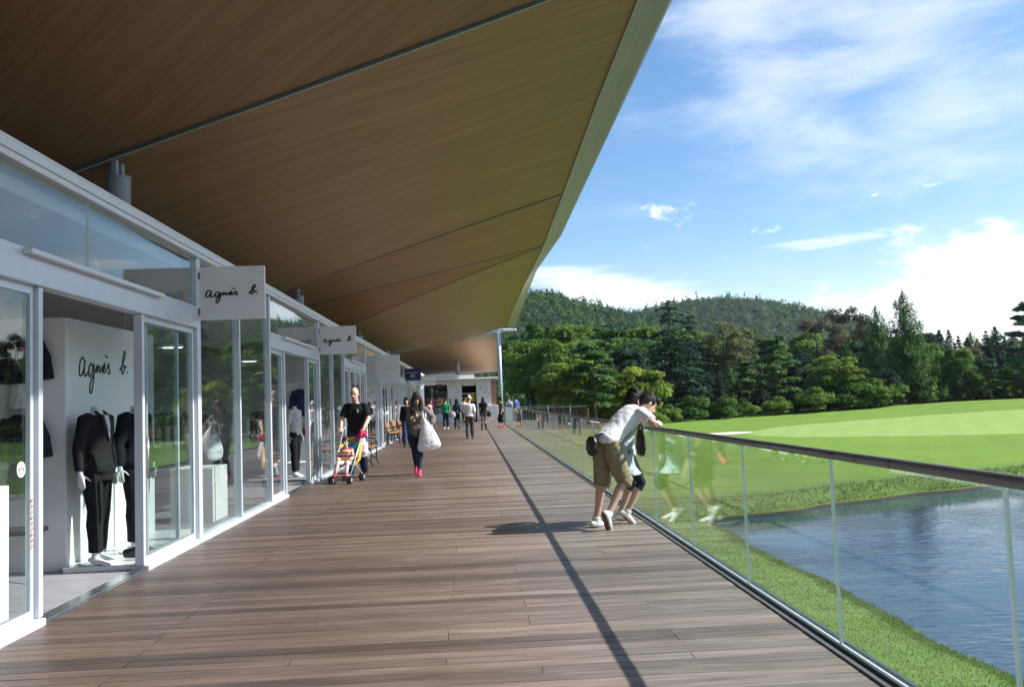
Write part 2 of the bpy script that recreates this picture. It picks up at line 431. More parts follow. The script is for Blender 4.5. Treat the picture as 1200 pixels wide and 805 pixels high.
c = mixc(nt, less(ell(17.7, 58.5, 1.7, 1.1, .5), 1.0, .06), c, sand.outputs[0])
c = mixc(nt, math_(nt, 'MULTIPLY', less(ell(50, 66, 6, 2.5, 1.8), 1.0, .3), sm(nz(1.6), .5, .62) if False else 1.0), c, (.10, .075, .03)) if False else c
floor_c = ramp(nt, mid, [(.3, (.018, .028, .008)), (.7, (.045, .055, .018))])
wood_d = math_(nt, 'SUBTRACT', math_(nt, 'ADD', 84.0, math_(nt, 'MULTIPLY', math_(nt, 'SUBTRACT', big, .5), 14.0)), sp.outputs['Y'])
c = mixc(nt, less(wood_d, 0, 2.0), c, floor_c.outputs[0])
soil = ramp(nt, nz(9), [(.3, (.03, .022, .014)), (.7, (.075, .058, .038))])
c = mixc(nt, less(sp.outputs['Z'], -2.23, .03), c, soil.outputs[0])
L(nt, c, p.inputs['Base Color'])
bp = N(nt, 'ShaderNodeBump', Strength=.55, Distance=.05); L(nt, fine, bp.inputs['Height']); L(nt, bp.outputs[0], p.inputs['Normal'])
L(nt, p.outputs[0], out.inputs['Surface'])
me.materials.append(m); me.update(calc_edges=True)
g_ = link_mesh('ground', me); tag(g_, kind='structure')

# water
m, nt, out = mat_new('pond_water')
p = nt.nodes.new('ShaderNodeBsdfPrincipled'); p.inputs['Base Color'].default_value = (.010, .043, .098, 1); p.inputs['Roughness'].default_value = .03
p.inputs['IOR'].default_value = 1.33; p.inputs['Specular IOR Level'].default_value = .6
tc = nt.nodes.new('ShaderNodeTexCoord')
mp = nt.nodes.new('ShaderNodeMapping'); mp.inputs['Scale'].default_value = (1.0, 2.1, 1); mp.inputs['Rotation'].default_value = (0, 0, R_(24)); L(nt, tc.outputs['Object'], mp.inputs['Vector'])
n1 = N(nt, 'ShaderNodeTexNoise', Scale=2.3, Detail=3.0, Roughness=.55, Distortion=.4); L(nt, mp.outputs[0], n1.inputs['Vector'])
n2 = N(nt, 'ShaderNodeTexNoise', Scale=.22, Detail=2.0); L(nt, tc.outputs['Object'], n2.inputs['Vector'])
st = N(nt, 'ShaderNodeMapRange'); st.inputs['From Min'].default_value = .38; st.inputs['From Max'].default_value = .62; st.inputs['To Min'].default_value = .02; st.inputs['To Max'].default_value = .14; L(nt, n2.outputs['Fac'], st.inputs['Value'])
b = N(nt, 'ShaderNodeBump', Distance=.16); L(nt, st.outputs[0], b.inputs['Strength']); L(nt, n1.outputs['Fac'], b.inputs['Height']); L(nt, b.outputs[0], p.inputs['Normal'])
L(nt, p.outputs[0], out.inputs['Surface'])
mb = MB(); mb.add([(3, -40, WATER_Z), (75, -40, WATER_Z), (75, 70, WATER_Z), (3, 70, WATER_Z)], [(0, 1, 2, 3)])
tag(mb.build('water', m), kind='structure')

# ---------------------------------------------------------------- deck of boards laid across the walk
m, nt, out = mat_new('deck_boards')
p = nt.nodes.new('ShaderNodeBsdfPrincipled')
tc = nt.nodes.new('ShaderNodeTexCoord'); at = N(nt, 'ShaderNodeAttribute', attribute_name='tint')
sp = nt.nodes.new('ShaderNodeSeparateXYZ'); L(nt, tc.outputs['Object'], sp.inputs[0])
off = nt.nodes.new('ShaderNodeCombineXYZ'); L(nt, math_(nt, 'MULTIPLY', at.outputs['Fac'], 37.0), off.inputs['X']); L(nt, math_(nt, 'MULTIPLY', at.outputs['Fac'], 11.0), off.inputs['Z'])
va = N(nt, 'ShaderNodeVectorMath', operation='ADD'); L(nt, tc.outputs['Object'], va.inputs[0]); L(nt, off.outputs[0], va.inputs[1])
mp = nt.nodes.new('ShaderNodeMapping'); mp.inputs['Scale'].default_value = (1.1, 26, 6); L(nt, va.outputs[0], mp.inputs['Vector'])
gr = N(nt, 'ShaderNodeTexNoise', Scale=1.6, Detail=8.0, Roughness=.68, Distortion=.6); L(nt, mp.outputs[0], gr.inputs['Vector'])
mp2 = nt.nodes.new('ShaderNodeMapping'); mp2.inputs['Scale'].default_value = (.75, 5.5, 1); L(nt, va.outputs[0], mp2.inputs['Vector'])
bl = N(nt, 'ShaderNodeTexNoise', Scale=1.0, Detail=5.0, Roughness=.6); L(nt, mp2.outputs[0], bl.inputs['Vector'])
wr = N(nt, 'ShaderNodeTexNoise', Scale=.55, Detail=5.0, Roughness=.6); L(nt, tc.outputs['Object'], wr.inputs['Vector'])
new_ = ramp(nt, gr.outputs['Fac'], [(.25, (.060, .043, .036)), (.48, (.108, .077, .063)), (.76, (.175, .130, .109))])
old_ = ramp(nt, gr.outputs['Fac'], [(.25, (.116, .092, .081)), (.47, (.222, .182, .162)), (.75, (.40, .342, .312))])
# boards nearer the open side are bleached
wf = N(nt, 'ShaderNodeMapRange', interpolation_type='SMOOTHSTEP'); wf.inputs['From Min'].default_value = -2.2; wf.inputs['From Max'].default_value = 2.2
L(nt, math_(nt, 'ADD', sp.outputs['X'], math_(nt, 'MULTIPLY', math_(nt, 'SUBTRACT', wr.outputs['Fac'], .5), 3.2)), wf.inputs['Value'])
c = mixc(nt, wf.outputs[0], new_.outputs[0], old_.outputs[0])
tone = ramp(nt, math_(nt, 'ADD', math_(nt, 'MULTIPLY', at.outputs['Fac'], .5), math_(nt, 'MULTIPLY', bl.outputs['Fac'], .5)), [(.24, (.58, .575, .585)), (.5, (1.0, .985, .97)), (.78, (1.32, 1.27, 1.22))])
c = mixc(nt, 1.0, c, tone.outputs[0], 'MULTIPLY')
L(nt, c, p.inputs['Base Color'])
rr = N(nt, 'ShaderNodeMapRange'); rr.inputs['To Min'].default_value = .24; rr.inputs['To Max'].default_value = .56; L(nt, bl.outputs['Fac'], rr.inputs['Value']); L(nt, rr.outputs[0], p.inputs['Roughness'])
sl = N(nt, 'ShaderNodeMapRange'); sl.inputs['To Min'].default_value = .5; sl.inputs['To Max'].default_value = .14; L(nt, wf.outputs[0], sl.inputs['Value']); L(nt, sl.outputs[0], p.inputs['Specular IOR Level'])
bp = N(nt, 'ShaderNodeBump', Strength=.5, Distance=.004); L(nt, gr.outputs['Fac'], bp.inputs['Height']); L(nt, bp.outputs[0], p.inputs['Normal'])
L(nt, p.outputs[0], out.inputs['Surface'])
V = []; T = []
PITCH, GAP, TH = .124, .006, .03
y = -3.0; rw = random.Random(3)
while y < 61.6:
    seams = [-3.13]; tr_ = rw.random()
    base = rw.choice([(-2.08, -.19), (-2.08, .34), (-2.08, .34), (-1.1,), (-2.08, 1.2)])
    seams += list(base) + [2.03]
    for a, b2 in zip(seams[:-1], seams[1:]):
        t = min(1, max(0, tr_ + rw.uniform(-.16, .16))); z = rw.uniform(-.0012, .0012); x0, x1, y0, y1 = a + .0015, b2 - .0015, y, y + PITCH - GAP
        bv = .004; q = lambda *pp: [np.array(s_) for s_ in pp]
        V.append(q((x0, y0 + bv, z), (x1, y0 + bv, z), (x1, y1 - bv, z), (x0, y1 - bv, z)))
        V.append(q((x0, y0, z - bv), (x1, y0, z - bv), (x1, y0 + bv, z), (x0, y0 + bv, z)))
        V.append(q((x0, y1 - bv, z), (x1, y1 - bv, z), (x1, y1, z - bv), (x0, y1, z - bv)))
        V.append(q((x0, y0, -TH), (x1, y0, -TH), (x1, y0, z - bv), (x0, y0, z - bv)))
        V.append(q((x0, y1, z - bv), (x1, y1, z - bv), (x1, y1, -TH), (x0, y1, -TH)))
        V.append(q((x1, y0, -TH), (x1, y1, -TH), (x1, y1, z - bv), (x1, y0, z - bv)))
        V.append(q((x0, y1, -TH), (x0, y0, -TH), (x0, y0, z - bv), (x0, y1, z - bv)))
        T += [t] * 7
    y += PITCH
dk = link_mesh('deck', quad_mesh('deck', np.array(V), m, attr=np.array(T))); tag(dk, kind='structure')
mb = MB(); mb.bb(-3.3, 2.0, -3, 61.6, -.35, -.05, 0); mb.bb(2.0, 2.14, -3, 61.6, -1.4, -.004, 1)
mb.bb(-14, 2.0, -3, 75, -1.6, -.36, 1)
tag(mb.build('deck_base', [BLACKM, CONC]), kind='structure')
mb = MB(); mb.bb(2.14, 8.4, 57.9, 61.6, -1.6, -.16, 0); mb.bb(-14, 2.0, 61.61, 76, -.34, -.012, 0)
tag(mb.build('pavement', plain('terrace_paving', (.20, .195, .185), .7, 0, .12, 1.5, .2, 20)), kind='structure')
# ---------------------------------------------------------------- lettering as pen strokes
def smooth_line(pts, k=6):
    out_ = []
    n = len(pts)
    for i in range(n - 1):
        p0, p1, p2, p3 = pts[max(i - 1, 0)], pts[i], pts[i + 1], pts[min(i + 2, n - 1)]
        for j in range(k):
            t = j / k
            out_.append(tuple(.5 * (2 * p1[d] + (p2[d] - p0[d]) * t + (2 * p0[d] - 5 * p1[d] + 4 * p2[d] - p3[d]) * t * t + (3 * p1[d] - p0[d] - 3 * p2[d] + p3[d]) * t ** 3) for d in range(2)))
    out_.append(pts[-1]); return out_
SCRIPT = [
 [(222, 350), (200, 334), (178, 345), (165, 378), (168, 402), (188, 402), (210, 378), (224, 346), (214, 382), (222, 405), (242, 398), (262, 384)],
 [(304, 364), (288, 354), (268, 368), (262, 395), (276, 406), (298, 388), (318, 356), (318, 392), (308, 438), (286, 470), (272, 458), (284, 426), (316, 396), (340, 376)],
 [(340, 378), (350, 360), (350, 388), (368, 362), (380, 364), (378, 386), (394, 380), (412, 362)],
 [(412, 362), (414, 386), (426, 378), (442, 362), (438, 348), (426, 362), (428, 384), (446, 384), (464, 368)],
 [(464, 372), (486, 348), (490, 366), (502, 380), (488, 390), (474, 382)],
 [(446, 316), (474, 322)],
 [(618, 372), (636, 362), (672, 330), (694, 302), (688, 286), (672, 296), (658, 334), (646, 372), (656, 386), (676, 372), (684, 352), (672, 350), (686, 358), (708, 350)],
 [(714, 374), (717, 377)],
]
def strokes_mesh(strokes, to3d, nrm, width, thick=.004):
    """flat raised pen line along strokes; to3d maps (u,v) to a point"""
    mb = MB(); nrm = Vector(nrm)
    for s_ in strokes:
        q = [Vector(to3d(*p_)) for p_ in smooth_line(s_)]
        n = len(q); left = []; right = []
        for i in range(n):
            t = (q[min(i + 1, n - 1)] - q[max(i - 1, 0)])
            t = t.normalized() if t.length > 1e-9 else Vector((1, 0, 0))
            sd = t.cross(nrm).normalized() * width * .5 * (.8 + .35 * abs(t.z))
            left.append(q[i] + sd); right.append(q[i] - sd)
        e0 = (q[0] - q[1]).normalized() * width * .35; e1 = (q[-1] - q[-2]).normalized() * width * .35
        left = [left[0] * .7 + right[0] * .3 + e0] + left + [left[-1] * .7 + right[-1] * .3 + e1]
        right = [right[0] * .7 + left[1] * .3 + e0] + right + [right[-1] * .7 + left[-2] * .3 + e1]
        k = len(left); vs = []
        for i in range(k): vs += [left[i] + nrm * thick, right[i] + nrm * thick, left[i], right[i]]
        fs = []
        for i in range(k - 1):
            a, b = 4 * i, 4 * i + 4
            fs += [(a, b, b + 1, a + 1), (a, a + 2, b + 2, b), (a + 1, b + 1, b + 3, a + 3)]
        mb.add(vs, fs)
    return mb

# ---------------------------------------------------------------- shopfront bays
XS = -3.14
def pane_mb(y0, y1, z0, z1, x=XS, th=.012):
    mb = MB()
    vs = [(x - th / 2, y0, z0), (x - th / 2, y1, z0), (x - th / 2, y1, z1), (x - th / 2, y0, z1), (x + th / 2, y0, z0), (x + th / 2, y1, z0), (x + th / 2, y1, z1), (x + th / 2, y0, z1)]
    mb.add(vs, [(0, 3, 2, 1), (4, 5, 6, 7)], 0); mb.add(vs, [(0, 1, 5, 4), (1, 2, 6, 5), (2, 3, 7, 6), (3, 0, 4, 7)], 1)
    return mb
def leaf(parent, y0, y1, x, handle=None):
    w_ = .042
    f = MB()
    f.bb(x - .02, x + .02, y0, y0 + w_, .05, 2.42, 0, .004); f.bb(x - .02, x + .02, y1 - w_, y1, .05, 2.42, 0, .004)
    f.bb(x - .019, x + .019, y0 + w_, y1 - w_, .05, .115, 0); f.bb(x - .019, x + .019, y0 + w_, y1 - w_, 2.36, 2.42, 0)
    o = f.build('sliding_door', ALU, parent, world=True)
    q = pane_mb(y0 + w_, y1 - w_, .115, 2.36, x).mesh('pane', [GLASS, GLASS_EDGE], origin=parent.location); link_mesh('pane', q, o)
    if handle is not None:
        h = MB(); h.tube([(x + .05, handle, .85), (x + .05, handle, 1.25)], .012, 8); h.tube([(x, handle, .9), (x + .05, handle, .9)], .008, 6); h.tube([(x, handle, 1.2), (x + .05, handle, 1.2)], .008, 6)
        link_mesh('handle', h.mesh('handle', STEEL, True, parent.location), o)
    return o
def bay(label, y0, fixed, doors, y1, is_open=True, panes_tr=None, grp='glass shopfront bays along the deck'):
    """fixed: y of the mullions of the full-height part; doors=(start,open0,open1,end)"""
    t = thing('shopfront', label, 'shopfront', (XS, y0, 0), 0, grp)
    for a, b in ((y0, doors[1]), (doors[2], y1)):
        s_ = MB(); s_.bb(XS - .10, XS + .07, a, b, -.02, .05, 0, .006); s_.build('sill', ALU, t, world=True)
    s_ = MB(); s_.bb(XS - .10, XS + .06, doors[1] + .002, doors[2] - .002, -.02, .012, 0); s_.bb(XS - .03, XS + .03, doors[1] + .003, doors[2] - .003, .012, .018, 0)
    s_.build('threshold', STEEL, t, world=True)
    h_ = MB(); h_.bb(XS - .08, XS + .08, y0, y1, 3.235, 3.345, 0, .006); h_.bb(XS - .12, XS + .10, y0, y1, 3.347, 3.372, 0, .004); h_.bb(XS + .082, XS + .10, y0, y1, 3.285, 3.345, 0)
    h_.build('head_beam', ALU_W, t, world=True)
    for ym in list(fixed) + [doors[0], y1 - .03]:
        wd = .070 if ym in (fixed[0], doors[0]) else .045
        k = MB(); k.bb(XS - .06, XS + .045, ym - wd / 2, ym + wd / 2, .051, 3.234, 0, .005); k.build('mullion', ALU, t, world=True)
    for ym in (doors[1], doors[2]):
        k = MB(); k.bb(XS - .05, XS + .035, ym - .028, ym + .028, .051, 2.418, 0, .005); k.build('door_post', ALU, t, world=True)
    f2 = list(fixed) + [doors[0]]
    for a_, b_ in zip(f2[:-1], f2[1:]):
        pane_mb(a_ + .045, b_ - .045, .052, 3.233).build('window_pane', [GLASS, GLASS_EDGE], t, world=True)
    # door group
    k = MB(); k.bb(XS - .07, XS + .055, doors[0] + .046, y1 - .06, 2.42, 2.67, 0, .006); k.build('transom_beam', ALU, t, world=True)
    k = MB(); k.bb(XS + .056, XS + .125, doors[1] - .30, doors[2] + .35, 2.615, 2.655, 0, .006); k.build('door_track', ALU_W, t, world=True)
    tr = [doors[0] + .046] + list(panes_tr or [(doors[0] + y1) / 2]) + [y1 - .06]
    for a_, b_ in zip(tr[:-1], tr[1:]):
        pane_mb(a_ + .004, b_ - .004, 2.672, 3.233).build('transom_pane', [GLASS, GLASS_EDGE], t, world=True)
    leaf(t, doors[0] + .046, doors[1] - .036, XS - .02, None)
    leaf(t, doors[2] + .036, y1 - .06, XS - .02, doors[2] + .10)
    if not is_open:
        mid = (doors[1] + doors[2]) / 2
        leaf(t, doors[1] + .036, mid - .004, XS + .01, mid - .1); leaf(t, mid + .004, doors[2] - .036, XS + .01, mid + .1)
    else:
        # the opened leaves stand behind the side lights
        leaf(t, doors[2] + .3, min(y1 - .08, doors[2] + 1.25), XS - .075, None)
    return t
bay('nearest glass shopfront bay with open doorway beside the white display wall', 2.1, [2.13, 3.9], (5.25, 6.35, 8.30), 9.95, True, [7.2])
bay('glass shopfront bay between the two white signs with handwritten lettering', 9.95, [9.98, 11.70], (13.45, 14.52, 16.62), 17.80, True)
bay('glass shopfront bay just past the second handwritten sign with closed doors', 17.80, [17.83, 19.5], (21.30, 22.4, 24.4), 25.65, False)
bay('glass shopfront bay holding the faint white sign and the nearer benches', 25.65, [25.68, 28.75], (29.6, 30.4, 32.3), 33.50, False)
bay('glass shopfront bay just before the navy blue hanging sign', 33.50, [33.53, 35.2], (37.0, 38.0, 40.0), 41.35, False)
bay('glass shopfront bay beyond the navy blue hanging sign', 41.35, [41.38, 43.1], (44.8, 45.9, 47.9), 49.20, False)
bay('farthest glass shopfront bay next to the end shop', 49.20, [49.23, 51.0], (52.6, 53.7, 55.7), 57.05, False)

# stickers on the first bay's fixed light
d_ = MB(); d_.tube([(XS + .008, 6.12, 1.115), (XS + .012, 6.12, 1.115)], .055, 24)
st_ = thing('door_sticker', 'round white sticker with red and green marks on the nearest glass pane', 'sticker', (XS, 6.12, 1.06))
d_.build('disc', WHITE, st_, world=True)
mk = MB(); mk.box((XS + .0135, 6.09, 1.115), (.002, .018, .02)); mk.box((XS + .0135, 6.15, 1.115), (.002, .018, .02)); mk.build('red_marks', RED, st_, world=True)
mk = MB(); mk.box((XS + .0135, 6.12, 1.125), (.002, .014, .022)); mk.box((XS + .0135, 6.12, 1.085), (.002, .03, .008)); mk.build('green_mark', plain('green_ink', (.05, .3, .15)), st_, world=True)
mk = MB()
for i, zz in enumerate(np.linspace(.56, .88, 9)):
    mk.box((XS + .0085, 6.275, zz), (.002, .028, .004)); mk.box((XS + .0085, 6.268, zz + .012), (.002, .004, .02)); mk.box((XS + .0085, 6.285 - .006 * (i % 3), zz + .010), (.002, .004, .014))
o = mk.build('window_lettering', RED); tag(o, 'vertical line of small red lettering on the glass by the doorway', 'lettering')

# ---------------------------------------------------------------- blade signs
def blade_sign(label, y, x1, z0, z1, mat):
    t = thing('blade_sign', label, 'sign', (XS, y, z0), 0, 'signs hanging out from the shopfronts')
    b = MB(); b.bb(XS + .065, x1, y - .018, y + .018, z0, z1, 0, .004); b.build('sign_panel', mat, t, world=True)
    k = MB(); k.bb(XS + .046, XS + .064, y - .014, y + .014, z0 + .06, z0 + .14); k.bb(XS + .046, XS + .064, y - .014, y + .014, z1 - .14, z1 - .06); k.build('bracket', STEEL_D, t, world=True)
    return t
def put_script(t, y, x0, zb, sc, mat=INK, width=.0125):
    mb = strokes_mesh(SCRIPT, lambda u, v: (x0 + (u - 160) * sc, y - .0185, zb + (400 - v) * sc), (0, -1, 0), width)
    mb.build('lettering', mat, t, world=True)
t = blade_sign('nearest white hanging sign with black handwritten lettering', 9.95, -2.335, 2.515, 3.13, SIGN_W); put_script(t, 9.95, -3.01, 2.785, .00106, width=.015)
t = blade_sign('second white hanging sign with black handwritten lettering above the second doorway', 17.80, -2.335, 2.55, 3.13, SIGN_W); put_script(t, 17.80, -3.01, 2.80, .00106, width=.016)
t = blade_sign('larger pale hanging sign with hardly readable grey lettering', 28.75, -2.335, 2.18, 3.13, plain('sign_pale', (.80, .85, .87), .4, 0, .03))
mk = MB()
for i in range(9): mk.bb(-2.92 + i * .05, -2.92 + i * .05 + .028, 28.728, 28.732, 2.66, 2.70)
mk.build('lettering', plain('faint_ink', (.50, .57, .60)), t, world=True)
t = blade_sign('navy blue hanging sign with a pale line of lettering and emblem', 40.4, -2.32, 2.56, 3.12, SIGN_N)
mk = MB()
for i in range(13): mk.bb(-2.98 + i * .043, -2.98 + i * .043 + (.026 if i % 4 else .014), 40.378, 40.382, 2.905, 2.945)
mk.build('lettering', INK_L, t, world=True)
mk = MB()
for k in range(14):
    a = k / 14 * 2 * math.pi; r = .105
    mk.box((-2.70 + r * math.cos(a), 40.379, 2.77 + r * .8 * math.sin(a)), (.045, .004, .02), rot=Matrix.Rotation(-a + math.pi / 2, 3, 'Y'))
mk.bb(-2.755, -2.645, 40.377, 40.381, 2.74, 2.79); mk.bb(-2.72, -2.68, 40.377, 40.381, 2.80, 2.83)
mk.build('emblem', INK_L, t, world=True)
t = blade_sign('small grey hanging sign with dark capitals in front of the end shop', 56.4, -2.30, 2.62, 3.12, SIGN_G)
mk = MB()
for i in range(6):
    x = -2.98 + i * .1
    mk.bb(x, x + .014, 56.378, 56.382, 2.82, 2.90); mk.bb(x + .016, x + .06, 56.378, 56.382, 2.886 - .03 * (i % 2), 2.90 - .03 * (i % 2)); mk.bb(x + .047, x + .06, 56.378, 56.382, 2.82, 2.868 if i % 2 else 2.884)
mk.build('lettering', INK_GREY, t, world=True)

# ---------------------------------------------------------------- shop building behind the glass
t = thing('shop_building', 'long low shop building behind the glass shopfronts', 'building', (-8, 30, 0))
b = MB(); b.bb(-13, XS - .12, -3, 61.5, 3.22, 3.34, 0); b.build('flat_roof', ROOFTOP, t, world=True)
b = MB(); b.bb(-12.9, XS - .12, -2.9, 61.4, 3.10, 3.215, 0); b.build('ceiling', CEIL, t, world=True)
b = MB(); b.bb(-9.6, -9.4, -3, 25.5, 0, 3.10, 0); b.bb(-7.2, -7.0, 25.7, 61.4, 0, 3.1, 1); b.build('back_wall', [INTG, INTG], t, world=True)
for y, mt in ((2.1, INTW), (25.65, INTW), (41.35, INTG), (57.2, INTG), (-2.9, INTG)):
    b = MB(); b.bb(-9.4, XS - .14, y - .06, y + .06, 0, 3.1); b.build('partition_wall', mt, t, world=True)
b = MB(); b.bb(-10, XS - .105, -3, 61.4, -.34, -.004)
tag(b.build('shop_floor', TILE), kind='structure')
for i in range(24):
    pass
b = MB()
for i in range(9):
    for j in range(34):
        x0 = -3.27 - i * .6; y0 = 5 + j * .6
        b.bb(x0 - .594, x0, y0, y0 + .594, -.004, .001 + .0006 * ((i * 7 + j * 3) % 2))
tag(b.build('floor_tiles', TILE), kind='structure')

# ---------------------------------------------------------------- great roof over the deck
INNER = [(-14, 6.86), (11, 6.73), (14.3, 6.68), (20.3, 6.40), (26, 6.18), (31.6, 6.24), (40, 6.27), (54, 6.10)]
OUTER = [(-14, 6.95), (11.2, 6.84), (14.85, 6.74), (21, 6.58), (25.9, 6.43), (30.6, 6.63), (35.8, 6.84), (45, 6.50), (54, 6.02)]
def tab(T_, y): return float(np.interp(y, [a for a, _ in T_], [b for _, b in T_]))
XO, XI = 2.4, -8.2
RIBS = {
 'r0': ((XO, -13.0, 6.86), (-4.2, -13.0, 4.65), 0), 'r1': ((XO, 9.9, 6.74), (-4.2, 10.25, 4.55), -.02),
 'r2': ((XO, 20.3, 6.40), (-4.2, 20.9, 4.42), .02), 'r3': ((XO, 26.0, 6.18), (-4.6, 24.7, 4.42), .0),
 'r4': ((XO, 26.02, 6.178), (-3.6, 29.8, 4.47), .03), 'r5': ((XO, 53.4, 6.10), (-4.2, 53.0, 4.66), -.12)}
def rib(k, u):
    (x0, y0, z0), (x1, y1, z1), bow = RIBS[k]
    x = XO + (XI - XO) * u; s_ = (x - x0) / (x1 - x0)
    return np.array([x, y0 + (y1 - y0) * s_, z0 + (z1 - z0) * s_ + bow * 4 * min(s_, 1) * (1 - min(s_, 1))])
PANELS = [('r0', 'r1', .0), ('r1', 'r2', .42), ('r2', 'r3', .0), ('r3', 'r4', .0), ('r4', 'r5', .15)]
def soffit_pt(a, b, sag, u, v):
    A, B = rib(a, u), rib(b, u); P_ = A + (B - A) * v
    O = rib(a, 0) + (rib(b, 0) - rib(a, 0)) * v
    P_[2] += (tab(INNER, O[1]) - O[2]) * (1 - u) ** 1.5
    v = v ** 1.6; P_[2] -= sag * (4 * v * (1 - v)) ** .8 * min(1, u / .62) ** 1.6
    return P_
def soffit_z(x, y):
    u = (x - XO) / (XI - XO)
    for a, b, sg in PANELS:
        ya, yb_ = rib(a, u)[1], rib(b, u)[1]
        if ya <= y <= yb_: return soffit_pt(a, b, sg, u, (y - ya) / max(1e-6, yb_ - ya))[2]
    return 4.5
def soffit_mat(name, ang, dark, lo, hi):
    m, nt, out = mat_new(name)
    p = nt.nodes.new('ShaderNodeBsdfPrincipled'); p.inputs['Roughness'].default_value = .55; p.inputs['Specular IOR Level'].default_value = .3
    tc = nt.nodes.new('ShaderNodeTexCoord')
    m0 = nt.nodes.new('ShaderNodeMapping'); m0.inputs['Rotation'].default_value = (0, 0, R_(ang)); L(nt, tc.outputs['Object'], m0.inputs['Vector'])
    mp = nt.nodes.new('ShaderNodeMapping'); mp.inputs['Scale'].default_value = (.45, 7.5, .45); L(nt, m0.outputs[0], mp.inputs['Vector'])
    a = N(nt, 'ShaderNodeTexNoise', Scale=1.1, Detail=8.0, Roughness=.62, Distortion=.15); L(nt, mp.outputs[0], a.inputs['Vector'])
    # board rows
    bt = nt.nodes.new('ShaderNodeTexBrick'); bt.inputs['Scale'].default_value = 1.0; bt.inputs['Brick Width'].default_value = 3.6; bt.inputs['Row Height'].default_value = .11; bt.inputs['Mortar Size'].default_value = .002
    bt.inputs['Color1'].default_value = (.8, .8, .8, 1); bt.inputs['Color2'].default_value = (1.12, 1.12, 1.12, 1); bt.inputs['Mortar'].default_value = (.62, .62, .62, 1); bt.offset = .37
    L(nt, m0.outputs[0], bt.inputs['Vector'])
    g = N(nt, 'ShaderNodeTexNoise', Scale=3.0, Detail=3.0); L(nt, tc.outputs['Object'], g.inputs['Vector'])
    kn = N(nt, 'ShaderNodeTexVoronoi', Scale=3.2); L(nt, m0.outputs[0], kn.inputs['Vector'])
    c = ramp(nt, a.outputs['Fac'], [(.25, lo), (.75, hi)]).outputs[0]
    c = mixc(nt, .40, c, bt.outputs['Color'], 'MULTIPLY')
    k2 = ramp(nt, kn.outputs['Distance'], [(.035, (.45, .42, .4)), (.09, (1, 1, 1))])
    c = mixc(nt, .6, c, k2.outputs[0], 'MULTIPLY')
    L(nt, c, p.inputs['Base Color'])
    bp = N(nt, 'ShaderNodeBump', Strength=.15, Distance=.01); L(nt, a.outputs['Fac'], bp.inputs['Height']); L(nt, bp.outputs[0], p.inputs['Normal'])
    L(nt, p.outputs[0], out.inputs['Surface']); return m
SOFF = [soffit_mat('soffit_wood_diagonal', 38, 0, (0.225, 0.113, 0.058), (0.379, 0.212, 0.117)),
        soffit_mat('soffit_wood', -7, 0, (0.299, 0.163, 0.087), (0.475, 0.274, 0.155)),
        soffit_mat('soffit_wood_warm', -5, 0, (0.310, 0.153, 0.080), (0.498, 0.265, 0.146)),
        soffit_mat('soffit_wood_red', -20, 0, (0.299, 0.125, 0.064), (0.464, 0.216, 0.117)),
        soffit_mat('soffit_wood_pale', -12, 0, (0.299, 0.173, 0.094), (0.475, 0.288, 0.164))]
t = thing('canopy_roof', 'sweeping timber-lined canopy roof over the deck', 'canopy', (0, 20, 6.5))
for (a, b, sg), mt in zip(PANELS, SOFF):
    nu, nv = 40, 36
    P_ = [[tuple(soffit_pt(a, b, sg, i / nu, j / nv)) for j in range(nv + 1)] for i in range(nu + 1)]
    g1 = MB(); g1.grid(P_, 0, flip=True)
    g1.grid([[(p_[0], p_[1], p_[2] + .03) for p_ in r_] for r_ in P_], 0)
    g1.build('soffit_panel', mt, t, smooth=True, world=True)
for k, wd, dz in (('r1', .055, .03), ('r2', .035, .02), ('r3', .03, .015), ('r4', .02, .012)):
    mb = MB(); row = [rib(k, i / 40 * .99 + .002) for i in range(41)]
    for sgn, w2, z2, mi in ((0, wd, dz, 0),):
        A = [[(p_[0], p_[1] - w2, p_[2] + .005), (p_[0], p_[1] - w2, p_[2] - z2), (p_[0], p_[1] + w2, p_[2] - z2), (p_[0], p_[1] + w2, p_[2] + .005)] for p_ in row]
        for p_ in A:
            for i_ in range(4): pass
        mb.grid(A, 0)
    if k == 'r1':
        mb.grid([[(p_[0], p_[1] - .015, p_[2] - .034), (p_[0], p_[1] - .015, p_[2] - .046), (p_[0], p_[1] + .01, p_[2] - .046), (p_[0], p_[1] + .01, p_[2] - .034)] for p_ in row], 1)
    o_ = mb.build('seam_strip', [SEAM_M, FASCIA_L], t, world=True)
# edge trim and top
yy = [y for y in np.linspace(-13, 53.4, 120)]
def fas(y):
    zi, zo = tab(INNER, y), tab(OUTER, y)
    return [(XO + .0, y, zi + .02), (XO - .012, y, zi - .03), (XO + .20, y, zi * .62 + zo * .38 - .005), (XO + .212, y, zi * .60 + zo * .40 + .012), (XO + .50, y, zo), (XO + .56, y, zo + .05), (XO + .50, y, zo + .42), (XO + .1, y, zo + .52)]
g1 = MB(); g1.grid([fas(y) for y in yy], 0)
g1.grid([[(XO + .196, y, tab(INNER, y) * .62 + tab(OUTER, y) * .38 - .009), (XO + .218, y, tab(INNER, y) * .60 + tab(OUTER, y) * .40 - .004)] for y in yy], 1)
g1.build('edge_trim', [FASCIA_M, FASCIA_L], t, world=True)
g1 = MB()
P_ = [[(XO + .1 + (XI - XO - .1) * i / 20, y, (tab(OUTER, y) + .52) + (soffit_z(XI + .01, y) + .55 - tab(OUTER, y) - .52) * i / 20) for y in yy] for i in range(21)]
g1.grid(P_, 0); 
e_ = [[(p_[0], p_[1], p_[2]) for p_ in (r_[-1] for r_ in P_)], []]
E2 = [[P_[i][-1], tuple(soffit_pt('r4', 'r5', .15, max(0, min(1, i / 20)), 1.0) + np.array([0, .004, -.02]))] for i in range(21)]
g1.grid(E2, 0, flip=True)
